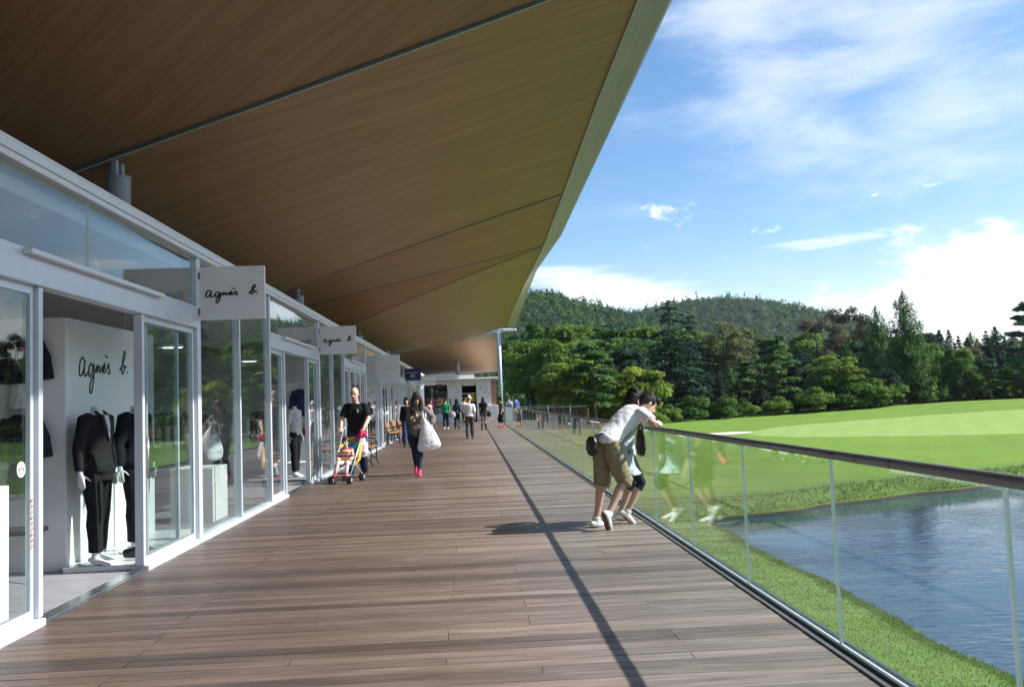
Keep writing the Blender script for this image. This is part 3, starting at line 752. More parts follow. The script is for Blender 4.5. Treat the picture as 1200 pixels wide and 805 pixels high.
g1.build('roof_sheet', ROOFTOP, t, world=True)
# clerestory glass between the flat roof and the soffit
for y0, y1, lab in ((11.0, 18.6, 'curved clerestory glazing behind the nearest grey column'), (22.4, 31.5, 'curved clerestory glazing behind the second grey column')):
    tt = thing('clerestory', lab, 'glazing', (-4.75, y0, 3.34), 0, 'clerestory glazing under the roof')
    ysn = np.linspace(y0, y1, 26)
    g1 = MB(); xg = -4.75
    g1.grid([[(xg, y, 3.345) for y in ysn], [(xg, y, soffit_z(xg, y) - .01) for y in ysn]], 0)
    g1.grid([[(xg - .012, y, 3.345) for y in ysn], [(xg - .012, y, soffit_z(xg, y) - .01) for y in ysn]], 0, flip=True)
    g1.build('pane', plain('clerestory_glass', (.10, .125, .105), .12, 0, .1, 1), tt, world=True)
    for ym in np.arange(y0 + 2.1, y1, 2.2):
        k = MB(); k.bb(xg - .03, xg + .03, ym - .03, ym + .03, 3.345, soffit_z(xg, ym) - .012); k.build('mullion', ALU_W, tt, world=True)
# ---------------------------------------------------------------- columns
def column(label, y, x=-4.2, r=.145, foot=3.34, grp='grey steel columns carrying the roof'):
    z = soffit_z(x, y)
    tt = thing('steel_column', label, 'column', (x, y, foot), 0, grp)
    k = MB(); k.tube([(x, y, foot), (x, y, z - .20)], r, 28); k.build('shaft', COLUMN_M, tt, smooth=False, world=True)
    k = MB(); k.bb(x - .03, x + .03, y - .13, y - .045, z - .205, z - .01); k.bb(x - .03, x + .03, y + .045, y + .13, z - .205, z - .01); k.build('bracket_plate', COLUMN_M, tt, world=True)
    k = MB(); k.tube([(x, y, z - .205), (x, y, z - .190)], r + .012, 28); k.build('cap', COLUMN_M, tt, world=True)
column('nearest grey column above the shop roof at the first dark seam', 10.45)
column('second grey column from the camera, above the second sign', 21.3)
column('third grey column from the camera, small above the shop roof', 32.9)
column('farthest grey column above the shop roof, by the faint sign', 43.7)
# slender column at the far end of the railing
tt = thing('steel_column', 'slender pale steel column standing at the far end of the railing', 'column', (1.99, 56.6, 0))
k = MB(); k.tube([(1.99, 56.6, -.3), (1.99, 56.6, 6.02)], .135, 20); k.build('shaft', plain('pale_column', (.40, .46, .52), .35, .2, .05), tt, smooth=True, world=True)
k = MB(); k.bb(-2.0, 2.9, 56.5, 56.7, 6.03, 6.22, 0, .02); k.build('outrigger', ALU, tt, world=True)
k = MB(); k.box((2.75, 56.6, 6.12), (.9, .35, .16), 0, bev=.03); k.build('end_cap', ALU_W, tt, world=True)

# ---------------------------------------------------------------- glass railing
XR = 2.06
t = thing('glass_railing', 'long frameless glass railing with a metal handrail along the deck', 'railing', (XR, 20, 0))
b = MB(); b.tube([(XR - .005, -3, 1.09), (XR - .005, 57.5, 1.09)], (.029, .016), 16, side=(1, 0, 0)); b.build('handrail', plain('handrail_metal', (.27, .28, .295), .28, .5, .12, 5), t, smooth=True, world=True)
b = MB(); b.bb(XR - .045, XR - .016, -3, 57.5, -.02, .030, 0, .004); b.bb(XR + .016, XR + .045, -3, 57.5, -.02, .030, 0, .004); b.bb(XR - .085, XR - .05, -3, 57.5, -.03, .012, 1)
b.build('base_channel', [STEEL_D, plain('channel_lip', (.30, .30, .30), .35, .7)], t, world=True)
y = 3.25 - 1.615 * 3
first = None
while y < 56.6:
    vsm = MB(); a, c_, x0, x1 = y + .008, min(y + 1.615 - .008, 57.4), XR - .0075, XR + .0075
    vs = [(x0, a, .02), (x0, c_, .02), (x0, c_, 1.07), (x0, a, 1.07), (x1, a, .02), (x1, c_, .02), (x1, c_, 1.07), (x1, a, 1.07)]
    vsm.add(vs, [(0, 3, 2, 1), (4, 5, 6, 7)], 0); vsm.add(vs, [(0, 1, 5, 4), (1, 2, 6, 5), (2, 3, 7, 6), (3, 0, 4, 7)], 1)
    vsm.build('glass_panel', [GLASS_R, GLASS_EDGE], t, world=True)
    y += 1.615
# terrace rail beyond the corner
t = thing('terrace_railing', 'low far railing crossing the terrace beyond the last glass panel', 'railing', (5, 61.4, 0))
b = MB(); b.tube([(2.2, 61.4, .98), (8.3, 61.4, .98)], .03, 10); b.build('handrail', STEEL, t, smooth=True, world=True)
for i in range(4):
    k = MB(); k.bb(2.3 + i * 1.6, 2.36 + i * 1.6, 61.37, 61.43, -.16, .96); k.build('post', STEEL, t, world=True)
b = MB(); b.bb(2.3, 8.3, 61.39, 61.402, -.05, .9); b.build('glass_panel', GLASS_R, t, world=True)

# ---------------------------------------------------------------- end shop across the walk
t = thing('end_shop', 'pale end shop across the far end of the walk with a bright window display', 'building', (-.7, 62, 0))
YF = 62.0
w_ = MB()
W2 = plain('end_wall', (.78, .80, .82), .7, 0, .04, 2)
w_.bb(-1.67, -.63, YF, YF + .25, 0, 3.0); w_.bb(.42, 1.5, YF, YF + .25, 0, 3.0); w_.bb(-3.6, -3.35, YF, YF + .25, 0, 3.0); w_.bb(-3.35, -1.67, YF + .002, YF + .248, 2.78, 3.0); w_.bb(-.63, .42, YF + .002, YF + .248, 2.75, 3.0); w_.bb(-3.35, -1.67, YF + .002, YF + .248, 0, .62)
w_.bb(-9.5, -3.6, YF, YF + .2, 0, 3.0); w_.bb(-9.5, -9.3, YF + .2, 74, 0, 3.0); w_.bb(-9.3, 1.7, 73.8, 74, 0, 3.0)
w_.build('wall', W2, t, world=True)
w_ = MB(); w_.bb(1.5, 1.86, YF - .02, 74, 0, 3.0); w_.build('brick_side_wall', plain('orange_brick', (.42, .19, .11), .8, 0, .15, 8), t, world=True)
w_ = MB(); w_.bb(1.1, 1.95, YF - .35, YF - .025, 0, 1.15, 0, .02); w_.build('white_pier', WHITE, t, world=True)
w_ = MB(); w_.bb(-3.0, 2.05, YF - 1.1, 74.3, 3.02, 3.16, 0, .02); w_.bb(-9.6, -3.0, YF - .3, 74.3, 3.02, 3.3); w_.bb(-9.5, .3, YF - .8, 74.2, 3.165, 3.42); w_.build('roof_slab', plain('slab_white', (.8, .8, .79), .6, 0, .05), t, world=True)
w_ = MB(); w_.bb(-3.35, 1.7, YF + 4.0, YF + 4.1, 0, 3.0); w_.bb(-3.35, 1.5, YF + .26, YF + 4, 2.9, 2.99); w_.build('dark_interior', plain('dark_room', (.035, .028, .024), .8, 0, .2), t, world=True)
w_ = MB(); w_.bb(-3.35, -1.67, YF + .10, YF + .115, .62, 2.78); w_.build('window_pane', GLASS, t, world=True)
w_ = MB(); w_.add([(-.66, YF - .04, 2.62), (.45, YF - .04, 2.62), (-.1, YF - .04, 2.98), (-.66, YF + .003, 2.62), (.45, YF + .003, 2.62), (-.1, YF + .003, 2.98)], [(0, 1, 2), (5, 4, 3), (0, 3, 4, 1), (1, 4, 5, 2), (2, 5, 3, 0)]); w_.build('gable_board', WHITE, t, world=True)
w_ = MB(); w_.bb(-.62, .41, YF + .05, YF + .1, 2.02, 2.08); w_.build('door_head', ALU_W, t, world=True)
for x in (-1.32, -.98):
    w_ = MB(); w_.ball((x, YF - .05, 2.60), (.10, .07, .08), 0, 12, 8); o = w_.build('lamp', None or plain('lamp_white', (.85, .85, .82), .4, 0, .01), t, world=True)
w_ = MB(); w_.bb(-1.55, -1.42, YF - .03, YF - .002, .9, 1.7); w_.build('dark_panel', INK_GREY, t, world=True)
w_ = MB()
for i, (x, z) in enumerate([(-1.18, 1.62), (-1.12, 1.55), (-1.05, 1.66), (-1.0, 1.58), (-1.15, 1.48)]): w_.box((x, YF - .006, z), (.07, .008, .05), rz=0)
w_.build('green_emblem', plain('lime', (.30, .5, .05)), t, world=True)
w_ = MB(); rr_ = random.Random(5)
for i in range(16):
    x = .55 + rr_.random() * .8; z = 1.0 + rr_.random() * 1.5; w_.box((x, YF - .006, z), (.07 + .06 * rr_.random(), .008, .04 + .05 * rr_.random()))
w_.build('wall_marks', INK_GREY, t, world=True)
# window display: rows of flowers and fruit
for nm, cl, zc, x0, x1, lab in (('flower_row', (.75, .03, .16), 1.62, -3.3, -2.45, 'row of crimson flowers in the end shop window'), ('flower_row', (.95, .42, .02), 1.64, -2.42, -1.72, 'row of orange and yellow flowers in the end shop window'),
                                ('stock_row', (.10, .18, .22), 1.05, -3.3, -2.5, 'row of dark blue goods low in the end shop window'), ('stock_row', (.45, .46, .44), .95, -2.4, -1.75, 'row of pale goods low in the end shop window')):
    w_ = MB(); rr_ = random.Random(int(zc * 100) + int(x0 * 10))
    for i in range(46):
        r = .05 + .06 * rr_.random(); w_.ball((x0 + (x1 - x0) * rr_.random(), YF + .26 + .3 * rr_.random(), zc + .26 * (rr_.random() - .5)), (r, r, r * .8), rr_.randint(0, 1), 6, 4)
    w_.bb(x0, x1, YF + .26, YF + .9, zc - .36, zc - .2, 1)
    o = w_.build(nm, [plain(nm + lab[:9], cl), plain('display_mix' + lab[:9], tuple(min(1, q * 1.4 + .05) for q in cl))]); tag(o, lab, 'display', 'window display of the end shop')
for x, z, r in ((-.48, 1.55, .28), (.14, 1.72, .30)):
    w_ = MB(); w_.ball((x, YF + .6, z), (r, r * .6, r), 0, 16, 10); w_.tube([(x, YF + .6, .0), (x, YF + .6, z)], .02, 6, 1)
    o = w_.build('yellow_display', [plain('yellow_fabric', (.75, .55, .03)), BLACKM]); tag(o, 'yellow rounded display in the end shop doorway, %s' % ('left one' if x < 0 else 'right one'), 'display', 'yellow displays in the doorway')
# the roof over the end shop: another timber-lined sweep
t = thing('end_roof', 'second timber-lined roof dipping low over the end shop', 'canopy', (0, 62, 5))
def er(u, v):   # u from outer (x=2.3) to inner, v along y
    x = 2.35 - 9.5 * u; y = 57.4 + 15 * v
    return (x, y, 6.05 - 1.35 * u + .10 * math.sin(u * 3) - (2.35 - 1.0 * u) * max(0, v - .22) ** .9 * 1.15)
g1 = MB(); Pq = [[er(i / 20, j / 20) for j in range(21)] for i in range(21)]; g1.grid(Pq, 0, flip=True); g1.build('soffit_panel', SOFF[4], t, smooth=True, world=True)
g1 = MB(); g1.grid([[(p_[0], p_[1], p_[2] + .3) for p_ in r_] for r_ in Pq], 0); g1.build('roof_sheet', ROOFTOP, t, world=True)
g1 = MB(); g1.grid([[(Pq[0][j][0] + .03, Pq[0][j][1], Pq[0][j][2] - .02) for j in range(21)], [(Pq[0][j][0] + .03, Pq[0][j][1], Pq[0][j][2] + .32) for j in range(21)]], 0); g1.grid([[(Pq[i][0][0], Pq[i][0][1] - .01, Pq[i][0][2] - .02) for i in range(21)], [(Pq[i][0][0], Pq[i][0][1] - .01, Pq[i][0][2] + .32) for i in range(21)]], 0); g1.build('edge_trim', FASCIA_M, t, world=True)
tt = thing('steel_column', 'short grey column on the end shop roof', 'column', (.1, 63, 3.4))
k = MB(); k.tube([(-.9, 63, 3.42), (-.9, 63, 4.6)], .15, 16); k.build('shaft', COLUMN_M, tt, smooth=True, world=True)
# ---------------------------------------------------------------- figures: helper that fuses tubes into one skin
def fuse(mb, name, mats, voxel=.008, smooth=3, wrinkle=0.0, wl=.07, seed=0, paint=None):
    """voxel-fuse the overlapping closed shapes of mb into one continuous surface"""
    me = mb.mesh(name + '_raw', as_list(mats))
    o = bpy.data.objects.new(name + '_raw', me); link(o)
    md = o.modifiers.new('r', 'REMESH'); md.mode = 'VOXEL'; md.voxel_size = voxel; md.use_smooth_shade = True
    if smooth:
        s2 = o.modifiers.new('s', 'SMOOTH'); s2.factor = .5; s2.iterations = smooth
    dg = bpy.context.evaluated_depsgraph_get(); dg.update()
    m2 = bpy.data.meshes.new_from_object(o.evaluated_get(dg))
    bpy.data.objects.remove(o); bpy.data.meshes.remove(me)
    n = len(m2.vertices); co = np.empty(n * 3, np.float32); m2.vertices.foreach_get('co', co); co = co.reshape(-1, 3)
    if wrinkle:
        nr = np.empty(n * 3, np.float32); m2.vertices.foreach_get('normal', nr); nr = nr.reshape(-1, 3)
        r = np.random.default_rng(seed); d = np.zeros(n)
        for k in range(7):
            v = r.normal(size=3); v[2] *= .6; v /= np.linalg.norm(v)
            w_ = wl * (.6 + r.random() * 1.2)
            ph = co @ v * (2 * math.pi / w_) + r.random() * 6 + 1.6 * np.sin(co @ r.normal(size=3) * 9 + r.random() * 6)
            d += np.abs(np.sin(ph * .5)) ** .7 - .6
        co = co + nr * (d / 7 * wrinkle * 2.2)[:, None]
        m2.vertices.foreach_set('co', co.reshape(-1).astype(np.float32))
    m2.name = name; m2.materials.clear()
    for mt in as_list(mats): m2.materials.append(mt)
    if paint is not None:
        f = len(m2.polygons); ce = np.empty(f * 3, np.float32); m2.polygons.foreach_get('center', ce)
        m2.polygons.foreach_set('material_index', paint(ce.reshape(-1, 3)).astype(np.int32))
    m2.polygons.foreach_set('use_smooth', [True] * len(m2.polygons)); m2.update()
    return m2

def ik(a, t, l1, l2, pole):
    a, t, pole = Vector(a), Vector(t), Vector(pole)
    d = t - a; ln = min(d.length, (l1 + l2) * .999); u = d.normalized(); t = a + u * ln
    x = (l1 * l1 - l2 * l2 + ln * ln) / (2 * ln); h = math.sqrt(max(0, l1 * l1 - x * x))
    p_ = pole - u * pole.dot(u); p_ = p_.normalized() if p_.length > 1e-6 else u.orthogonal()
    return a + u * x + p_ * h, t

class Fig:
    """joints of a figure in its own frame: +y forward, +x its right, z up"""
    def __init__(s, H=1.70, fem=False, pelvis=(0, 0, .92), pitch=(0, 0), lean=0.0, twist=0.0, head=(0, 0), arms=None, legs=None, hs=1.0, sh=1.0, girth=1.0):
        k = H / 1.70; s.k = k; s.fem = fem; s.g = girth; s.hs = hs * k
        s.P = Vector(pelvis) * k if pelvis[2] < 5 else Vector(pelvis)
        s.p0, s.p1 = R_(pitch[0]), R_(pitch[1]); s.lean = R_(lean); s.tw = R_(twist)
        s.spine = []
        n = 12; ln = .54 * k; p_ = s.P.copy(); s.rot = []
        for i in range(n + 1):
            t = i / n; pi_ = s.p0 + (s.p1 - s.p0) * t
            Rm = Matrix.Rotation(s.tw * t, 3, 'Z') @ Matrix.Rotation(s.lean, 3, 'Y') @ Matrix.Rotation(-pi_, 3, 'X')
            s.spine.append(p_.copy()); s.rot.append(Rm); p_ = p_ + Rm @ Vector((0, 0, ln / n))
        Rc = s.rot[-1]; s.Rc = Rc; neck = s.spine[-1]; s.neck = neck
        sw = (.155 if fem else .178) * k * sh
        s.sh = {'R': s.spine[10] + Rc @ Vector((sw, -.005, .01 * k)), 'L': s.spine[10] + Rc @ Vector((-sw, -.005, .01 * k))}
        hp, hy = R_(head[0]), R_(head[1])
        s.Rh = s.rot[-1] @ Matrix.Rotation(hy, 3, 'Z') @ Matrix.Rotation(-hp, 3, 'X')
        s.hc = neck + Rc @ Vector((0, .018 * k, .055 * k)) + s.Rh @ Vector((0, .012, .115)) * s.hs
        s.arm = {}; s.leg = {}
        ua, fa, th, shn = .285 * k, .25 * k, .425 * k, .415 * k
        R0 = s.rot[0]
        s.hip = {'R': s.P + R0 @ Vector((.088 * k, 0, -.03 * k)), 'L': s.P + R0 @ Vector((-.088 * k, 0, -.03 * k))}
        for sd, sg in (('R', 1), ('L', -1)):
            a = (arms or {}).get(sd, ('fk', (.12 * sg, .0, -1), (.05 * sg, .18, -1)))
            if a[0] == 'pts': e, w_ = Vector(a[1]), Vector(a[2])
            elif a[0] == 'fk':
                e = s.sh[sd] + Vector(a[1]).normalized() * ua; w_ = e + Vector(a[2]).normalized() * fa
            else: e, w_ = ik(s.sh[sd], a[1], ua, fa, a[2])
            s.arm[sd] = (s.sh[sd], e, w_, a[3] if len(a) > 3 else None, a[4] if len(a) > 4 else 35)
            l_ = (legs or {}).get(sd, ('ik', (.09 * sg, 0, .085), (0, 1, 0)))
            if l_[0] == 'fk':
                kn = s.hip[sd] + Vector(l_[1]).normalized() * th; an = kn + Vector(l_[2]).normalized() * shn
            else: kn, an = ik(s.hip[sd], l_[1], th, shn, l_[2])
            ft = Vector(l_[3]).normalized() if len(l_) > 3 else Vector((.12 * sg, 1, -.12)).normalized()
            s.leg[sd] = (s.hip[sd], kn, an, ft)
    def ring(s, t, w_, d, dy=0.0):
        t = max(0.0, t) if t > 0 else t
        if t < 0:
            return s.P + s.rot[0] @ Vector((0, dy * s.k, t * .54 * s.k)), s.rot[0]
        i = min(t * 12, 12); a = int(min(i, 11)); f = i - a
        return s.spine[a].lerp(s.spine[a + 1], f) + s.rot[a] @ Vector((0, dy * s.k, 0)), s.rot[a]
    PROF_M = [(-.17, .07, .075, 0), (-.10, .135, .100, -.005), (0, .160, .112, -.012), (.12, .152, .103, -.005), (.28, .142, .096, .004), (.45, .150, .104, .008), (.62, .162, .112, .008), (.76, .166, .108, .002), (.86, .155, .092, -.006), (.93, .115, .072, -.008), (.985, .062, .058, 0)]
    PROF_F = [(-.17, .07, .075, 0), (-.10, .135, .100, -.008), (0, .160, .114, -.016), (.12, .145, .100, -.006), (.28, .118, .082, .002), (.45, .128, .092, .010), (.62, .140, .110, .018), (.76, .142, .098, .004), (.86, .132, .080, -.006), (.93, .098, .062, -.008), (.985, .052, .050, 0)]
    def torso(s, mb, t0=-.17, t1=1.0, grow=0.0, flare=0.0, n=20):
        pr = s.PROF_F if s.fem else s.PROF_M
        ts = [p_[0] for p_ in pr]
        tt = sorted(set([t0, t1] + [t for t in ts if t0 < t < t1]))
        vs = []; c0 = []
        for t in tt:
            w_, d, dy = (float(np.interp(t, ts, [p_[i] for p_ in pr])) for i in (1, 2, 3))
            fl = flare * max(0, (.35 - t)) if flare else 0
            gg = s.g if .0 <= t <= .8 else 1.0
            c, Rm = s.ring(t, w_, d, dy)
            w_ = (w_ * gg * s.k) + grow + fl; d = d * gg * s.k + grow + fl
            for j in range(n):
                th = 2 * math.pi * j / n; ct, st = math.cos(th), math.sin(th)
                q = .86   # squarish section
                vs.append(c + Rm @ Vector((w_ * math.copysign(abs(ct) ** q, ct), d * math.copysign(abs(st) ** q, st), 0)))
        k = len(tt); fs = [(i * n + j, i * n + (j + 1) % n, (i + 1) * n + (j + 1) % n, (i + 1) * n + j) for i in range(k - 1) for j in range(n)]
        fs += [tuple(range(n))[::-1], tuple((k - 1) * n + j for j in range(n))]
        mb.add(vs, fs)
    def limb_arm(s, mb, sd, t1=2.0, grow=0.0, t0=0.0, loose=0.0):
        a, e, w_, _, _ = s.arm[sd]; f = .86 if s.fem else 1.0; k = s.k * f
        pts = [(0, a + (s.spine[10] - a) * .25, .056), (.12, a, .056), (.5, a.lerp(e, .45), .047), (1.0, e, .041), (1.25, e.lerp(w_, .25), .043), (1.6, e.lerp(w_, .6), .035), (2.0, w_, .027)]
        P_, Rr = [], []
        for i, (t, p_, r) in enumerate(pts):
            if t <= t1 + 1e-6: P_.append(p_); Rr.append(r * k + grow + loose * max(0, t - .1))
            else:
                tp, pp, rp = pts[i - 1]; u = (t1 - tp) / (t - tp)
                if u > .01: P_.append(pp.lerp(p_, u)); Rr.append((rp + (r - rp) * u) * k + grow + loose * max(0, t1 - .1))
                break
        mb.tube(P_, Rr, 14)
    def limb_leg(s, mb, sd, t1=2.0, grow=0.0, loose=0.0, t0=0.0):
        h_, kn, an, ft = s.leg[sd]; k = s.k * (.98 if s.fem else 1.0) * (1 + (s.g - 1) * .5)
        fwd = (kn - h_).cross(Vector((1, 0, 0)))
        calf = kn.lerp(an, .3) - (ft * .012)
        pts = [(0, h_ + Vector((0, 0, .03 * s.k)), .088), (.3, h_.lerp(kn, .3), .083), (.7, h_.lerp(kn, .7), .066), (1.0, kn, .055), (1.3, calf, .054), (1.65, kn.lerp(an, .65), .041), (2.0, an, .034)]
        P_, Rr = [], []
        for i, (t, p_, r) in enumerate(pts):
            if t <= t1 + 1e-6: P_.append(p_); Rr.append(r * k + grow + loose * t)
            else:
                tp, pp, rp = pts[i - 1]; u = (t1 - tp) / (t - tp)
                if u > .01: P_.append(pp.lerp(p_, u)); Rr.append((rp + (r - rp) * u) * k + grow + loose * t1)
                break
        mb.tube(P_, Rr, 16)
    def foot(s, mb, sd, grow=0.0, heel=0.0):
        _, kn, an, ft = s.leg[sd]; k = s.k
        sh = (kn - an).normalized(); up = sh - ft * sh.dot(ft)
        up = up.normalized() if up.length > .05 else Vector((0, 0, 1)) - ft * ft.z
        up.normalize(); side = ft.cross(up)
        b = an - up * .048 * k
        mb.tube([b - ft * .055 * k, b - ft * .02 * k + up * .004, b + ft * .05 * k, b + ft * .12 * k - up * .012 * k, b + ft * .175 * k - up * .018 * k],
                [(.026 * k + grow, .026 * k + grow), (.034 * k + grow, .036 * k + grow), (.036 * k + grow, .034 * k + grow), (.042 * k + grow, .022 * k + grow), (.028 * k + grow, .014 * k + grow)], 14, side=side, dome=True)
        mb.tube([an + sh * .03 * k, an, b], [.036 * k + grow, .037 * k + grow, .036 * k + grow], 12)
    def hand(s, mb, sd):
        a, e, w_, dn, curl = s.arm[sd]; k = s.k * (.9 if s.fem else 1.0); sg = 1 if sd == 'R' else -1
        d = (w_ - e).normalized(); pn = Vector(dn) if dn is not None else Vector((-sg, 0, 0))
        pn = pn - d * pn.dot(d); pn = pn.normalized() if pn.length > .05 else d.orthogonal()
        ac = d.cross(pn).normalized()        # across the palm
        if ac.dot(Vector((0, 1, 0)) + Vector((0, 0, .2))) < 0: ac = -ac   # index side forward / up
        p0 = w_
        mb.tube([p0 - d * .01, p0 + d * .02 * k, p0 + d * .06 * k, p0 + d * .088 * k], [(.026 * k, .020 * k), (.034 * k, .017 * k), (.041 * k, .015 * k), (.040 * k, .012 * k)], 12, side=ac, dome=True)
        for off, ln in ((.031, .068), (.0105, .078), (-.0105, .072), (-.031, .056)):
            q = p0 + d * .082 * k + ac * off * k; dd = d.copy(); pts = [q - d * .02]
            pts.append(q); c_ = 0
            for sgm in (.42, .33, .25):
                c_ += R_(curl); dd = d * math.cos(c_) + pn * math.sin(c_)
                q = q + dd * ln * sgm * k; pts.append(q)
            mb.tube(pts, [.0095 * k, .0095 * k, .009 * k, .0085 * k, .007 * k], 8, dome=True)
        q = p0 + d * .025 * k + ac * .028 * k
        mb.tube([q - ac * .012, q + (d * .5 + ac * .75 + pn * .3) * .035 * k, q + (d * .95 + ac * .85 + pn * .55) * .058 * k], [.012 * k, .0105 * k, .0085 * k], 8, dome=True)
    HEAD = [(-.122, .022, .024, .050), (-.108, .040, .044, .040), (-.085, .053, .062, .024), (-.05, .064, .080, .010), (-.015, .070, .091, .002), (.03, .0745, .097, -.004), (.065, .070, .092, -.008), (.092, .055, .072, -.012), (.110, .032, .042, -.014), (.117, .010, .014, -.014)]
    def head(s, mb, n=20):
        Rh, c, k = s.Rh, s.hc, s.hs
        vs = []
        for z, w_, d, dy in s.HEAD:
            for j in range(n):
                th = 2 * math.pi * j / n
                vs.append(c + Rh @ Vector((w_ * math.cos(th), dy + d * math.sin(th), z)) * k)
        m_ = len(s.HEAD); fs = [(i * n + j, i * n + (j + 1) % n, (i + 1) * n + (j + 1) % n, (i + 1) * n + j) for i in range(m_ - 1) for j in range(n)]
        fs += [tuple(range(n))[::-1], tuple((m_ - 1) * n + j for j in range(n))]
        mb.add(vs, fs)
        h = lambda x, y, z: c + Rh @ Vector((x, y, z)) * k
        mb.tube([h(0, .084, .018), h(0, .098, -.008), h(0, .108, -.030), h(0, .088, -.040)], [.009 * k, .011 * k, .0145 * k, .011 * k], 8, dome=True)
        for sg in (-1, 1): mb.ball(h(.073 * sg, -.006, -.012), (.010 * k, .020 * k, .032 * k), rot=Rh)
        mb.tube([h(-.022, .083, -.060), h(0, .092, -.060), h(.022, .083, -.060)], [.006 * k, .010 * k, .006 * k], 8, dome=True)
        mb.tube([h(-.048, .074, .026), h(0, .090, .022), h(.048, .074, .026)], [.008 * k, .010 * k, .008 * k], 8, dome=True)
        mb.tube([s.neck - s.Rc @ Vector((0, 0, .03 * s.k)), s.neck + s.Rc @ Vector((0, .008, .03)) * s.k, h(0, -.015, -.07)], [.060 * s.k * (.86 if s.fem else 1), .052 * s.k * (.86 if s.fem else 1), .05 * k], 14)
    def face_paint(s):
        Ri = s.Rh.transposed(); c, k = np.array(s.hc), s.hs; Rn = np.array(Ri)
        def f(ce):
            q = ((ce - c) @ Rn.T) / k
            mi = np.zeros(len(q), int); fr = q[:, 1] > .045
            for sg in (-1, 1):
                e = np.hypot((q[:, 0] - .030 * sg) / .013, (q[:, 2] - .002) / .0065) < 1
                mi[e & fr] = 1
                br = (np.abs(q[:, 0] - .032 * sg) < .019) & (np.abs(q[:, 2] - .028) < .0055); mi[br & fr] = 3
            lp = np.hypot(q[:, 0] / .023, (q[:, 2] + .060) / .009) < 1; mi[lp & fr] = 2
            return mi
        return f

def skin(name, c):
    if name in MATS: return MATS[name]
    m = plain(name, c, .5, 0, .07, 30, .05, 300, .35)
    pr = [n_ for n_ in m.node_tree.nodes if n_.type == 'BSDF_PRINCIPLED'][0]
    pr.inputs['Subsurface Weight'].default_value = .08; pr.inputs['Subsurface Radius'].default_value = (.02, .008, .004); return m
def cloth(name, c, var=.12, scale=14, rough=.85, bump=.25): return plain(name, c, rough, 0, var, scale, bump, 260, .2)
EYE = plain('eye_dark', (.03, .022, .02), .2); LIP = plain('lip', (.42, .17, .14), .5); BROW = plain('brow', (.03, .022, .018), .8)
SK = skin('skin_light', (.62, .40, .30)); SK2 = skin('skin_tan', (.50, .29, .20)); SK3 = skin('skin_pink', (.64, .41, .32))
HAIR = plain('hair_black', (.010, .008, .008), .6, 0, .4, 40, .3, 150, .25); HAIR_B = plain('hair_brown', (.055, .026, .015), .45, 0, .3, 40, .4, 150)

def make_body(f, t, vx=.008, mats=None, headless=False, nohand=False):
    mb = MB(); f.torso(mb, grow=-.006)
    for sd in 'RL':
        f.limb_arm(mb, sd); f.limb_leg(mb, sd); f.foot(mb, sd); f.hand(mb, sd)
    if not headless: f.head(mb)
    else: mb.tube([f.neck - f.Rc @ Vector((0, 0, .04)), f.neck + f.Rc @ Vector((0, .004, .045))], [.055, .048], 14)
    return link_mesh('body', fuse(mb, 'body', mats or [SK, EYE, LIP, BROW], vx, 2, paint=None if headless else f.face_paint()), t)
def garment(f, t, name, mat, vx=.01, torso=None, grow=.014, sleeves=None, legs=None, loose_arm=0.0, loose_leg=0.0, wr=.006, wl=.09, seed=1, extra=None, flare=0.0, smooth=2, paint=None, hood=False):
    mb = MB()
    if torso: f.torso(mb, torso[0], torso[1], grow, flare)
    for sd in 'RL':
        if sleeves: f.limb_arm(mb, sd, sleeves, grow, loose=loose_arm)
        if legs: f.limb_leg(mb, sd, legs, grow, loose=loose_leg)
    if extra: extra(mb)
    return link_mesh(name, fuse(mb, name, mat, vx, smooth, wr, wl, seed, paint), t)
def shoes(f, t, mat, name='shoe', grow=.008, vx=.008, cuff=None, sole=None):
    for sd in 'RL':
        mb = MB(); f.foot(mb, sd, grow)
        if cuff:
            _, kn, an, ft = f.leg[sd]; mb.tube([an, an.lerp(kn, cuff)], [.045 * f.k, (.045 + .02 * min(1, cuff * 1.5)) * f.k], 12)
        _, kn, an, ft = f.leg[sd]
        pt = None
        if sole:
            sh = (kn - an).normalized(); up = sh - ft * sh.dot(ft); up = up.normalized() if up.length > .05 else Vector((0, 0, 1))
            b0 = np.array(an - up * (.048 + .012) * f.k); un = np.array(up)
            fn = np.array(ft)
            def pt(ce, b0=b0, un=un, fn=fn):
                q = ce - b0; return ((q @ un + np.clip((q @ fn), 0, .2) * .10) < -.009).astype(int)
        link_mesh(name, fuse(mb, name, [mat, sole] if sole else mat, vx, 2, paint=pt), t)
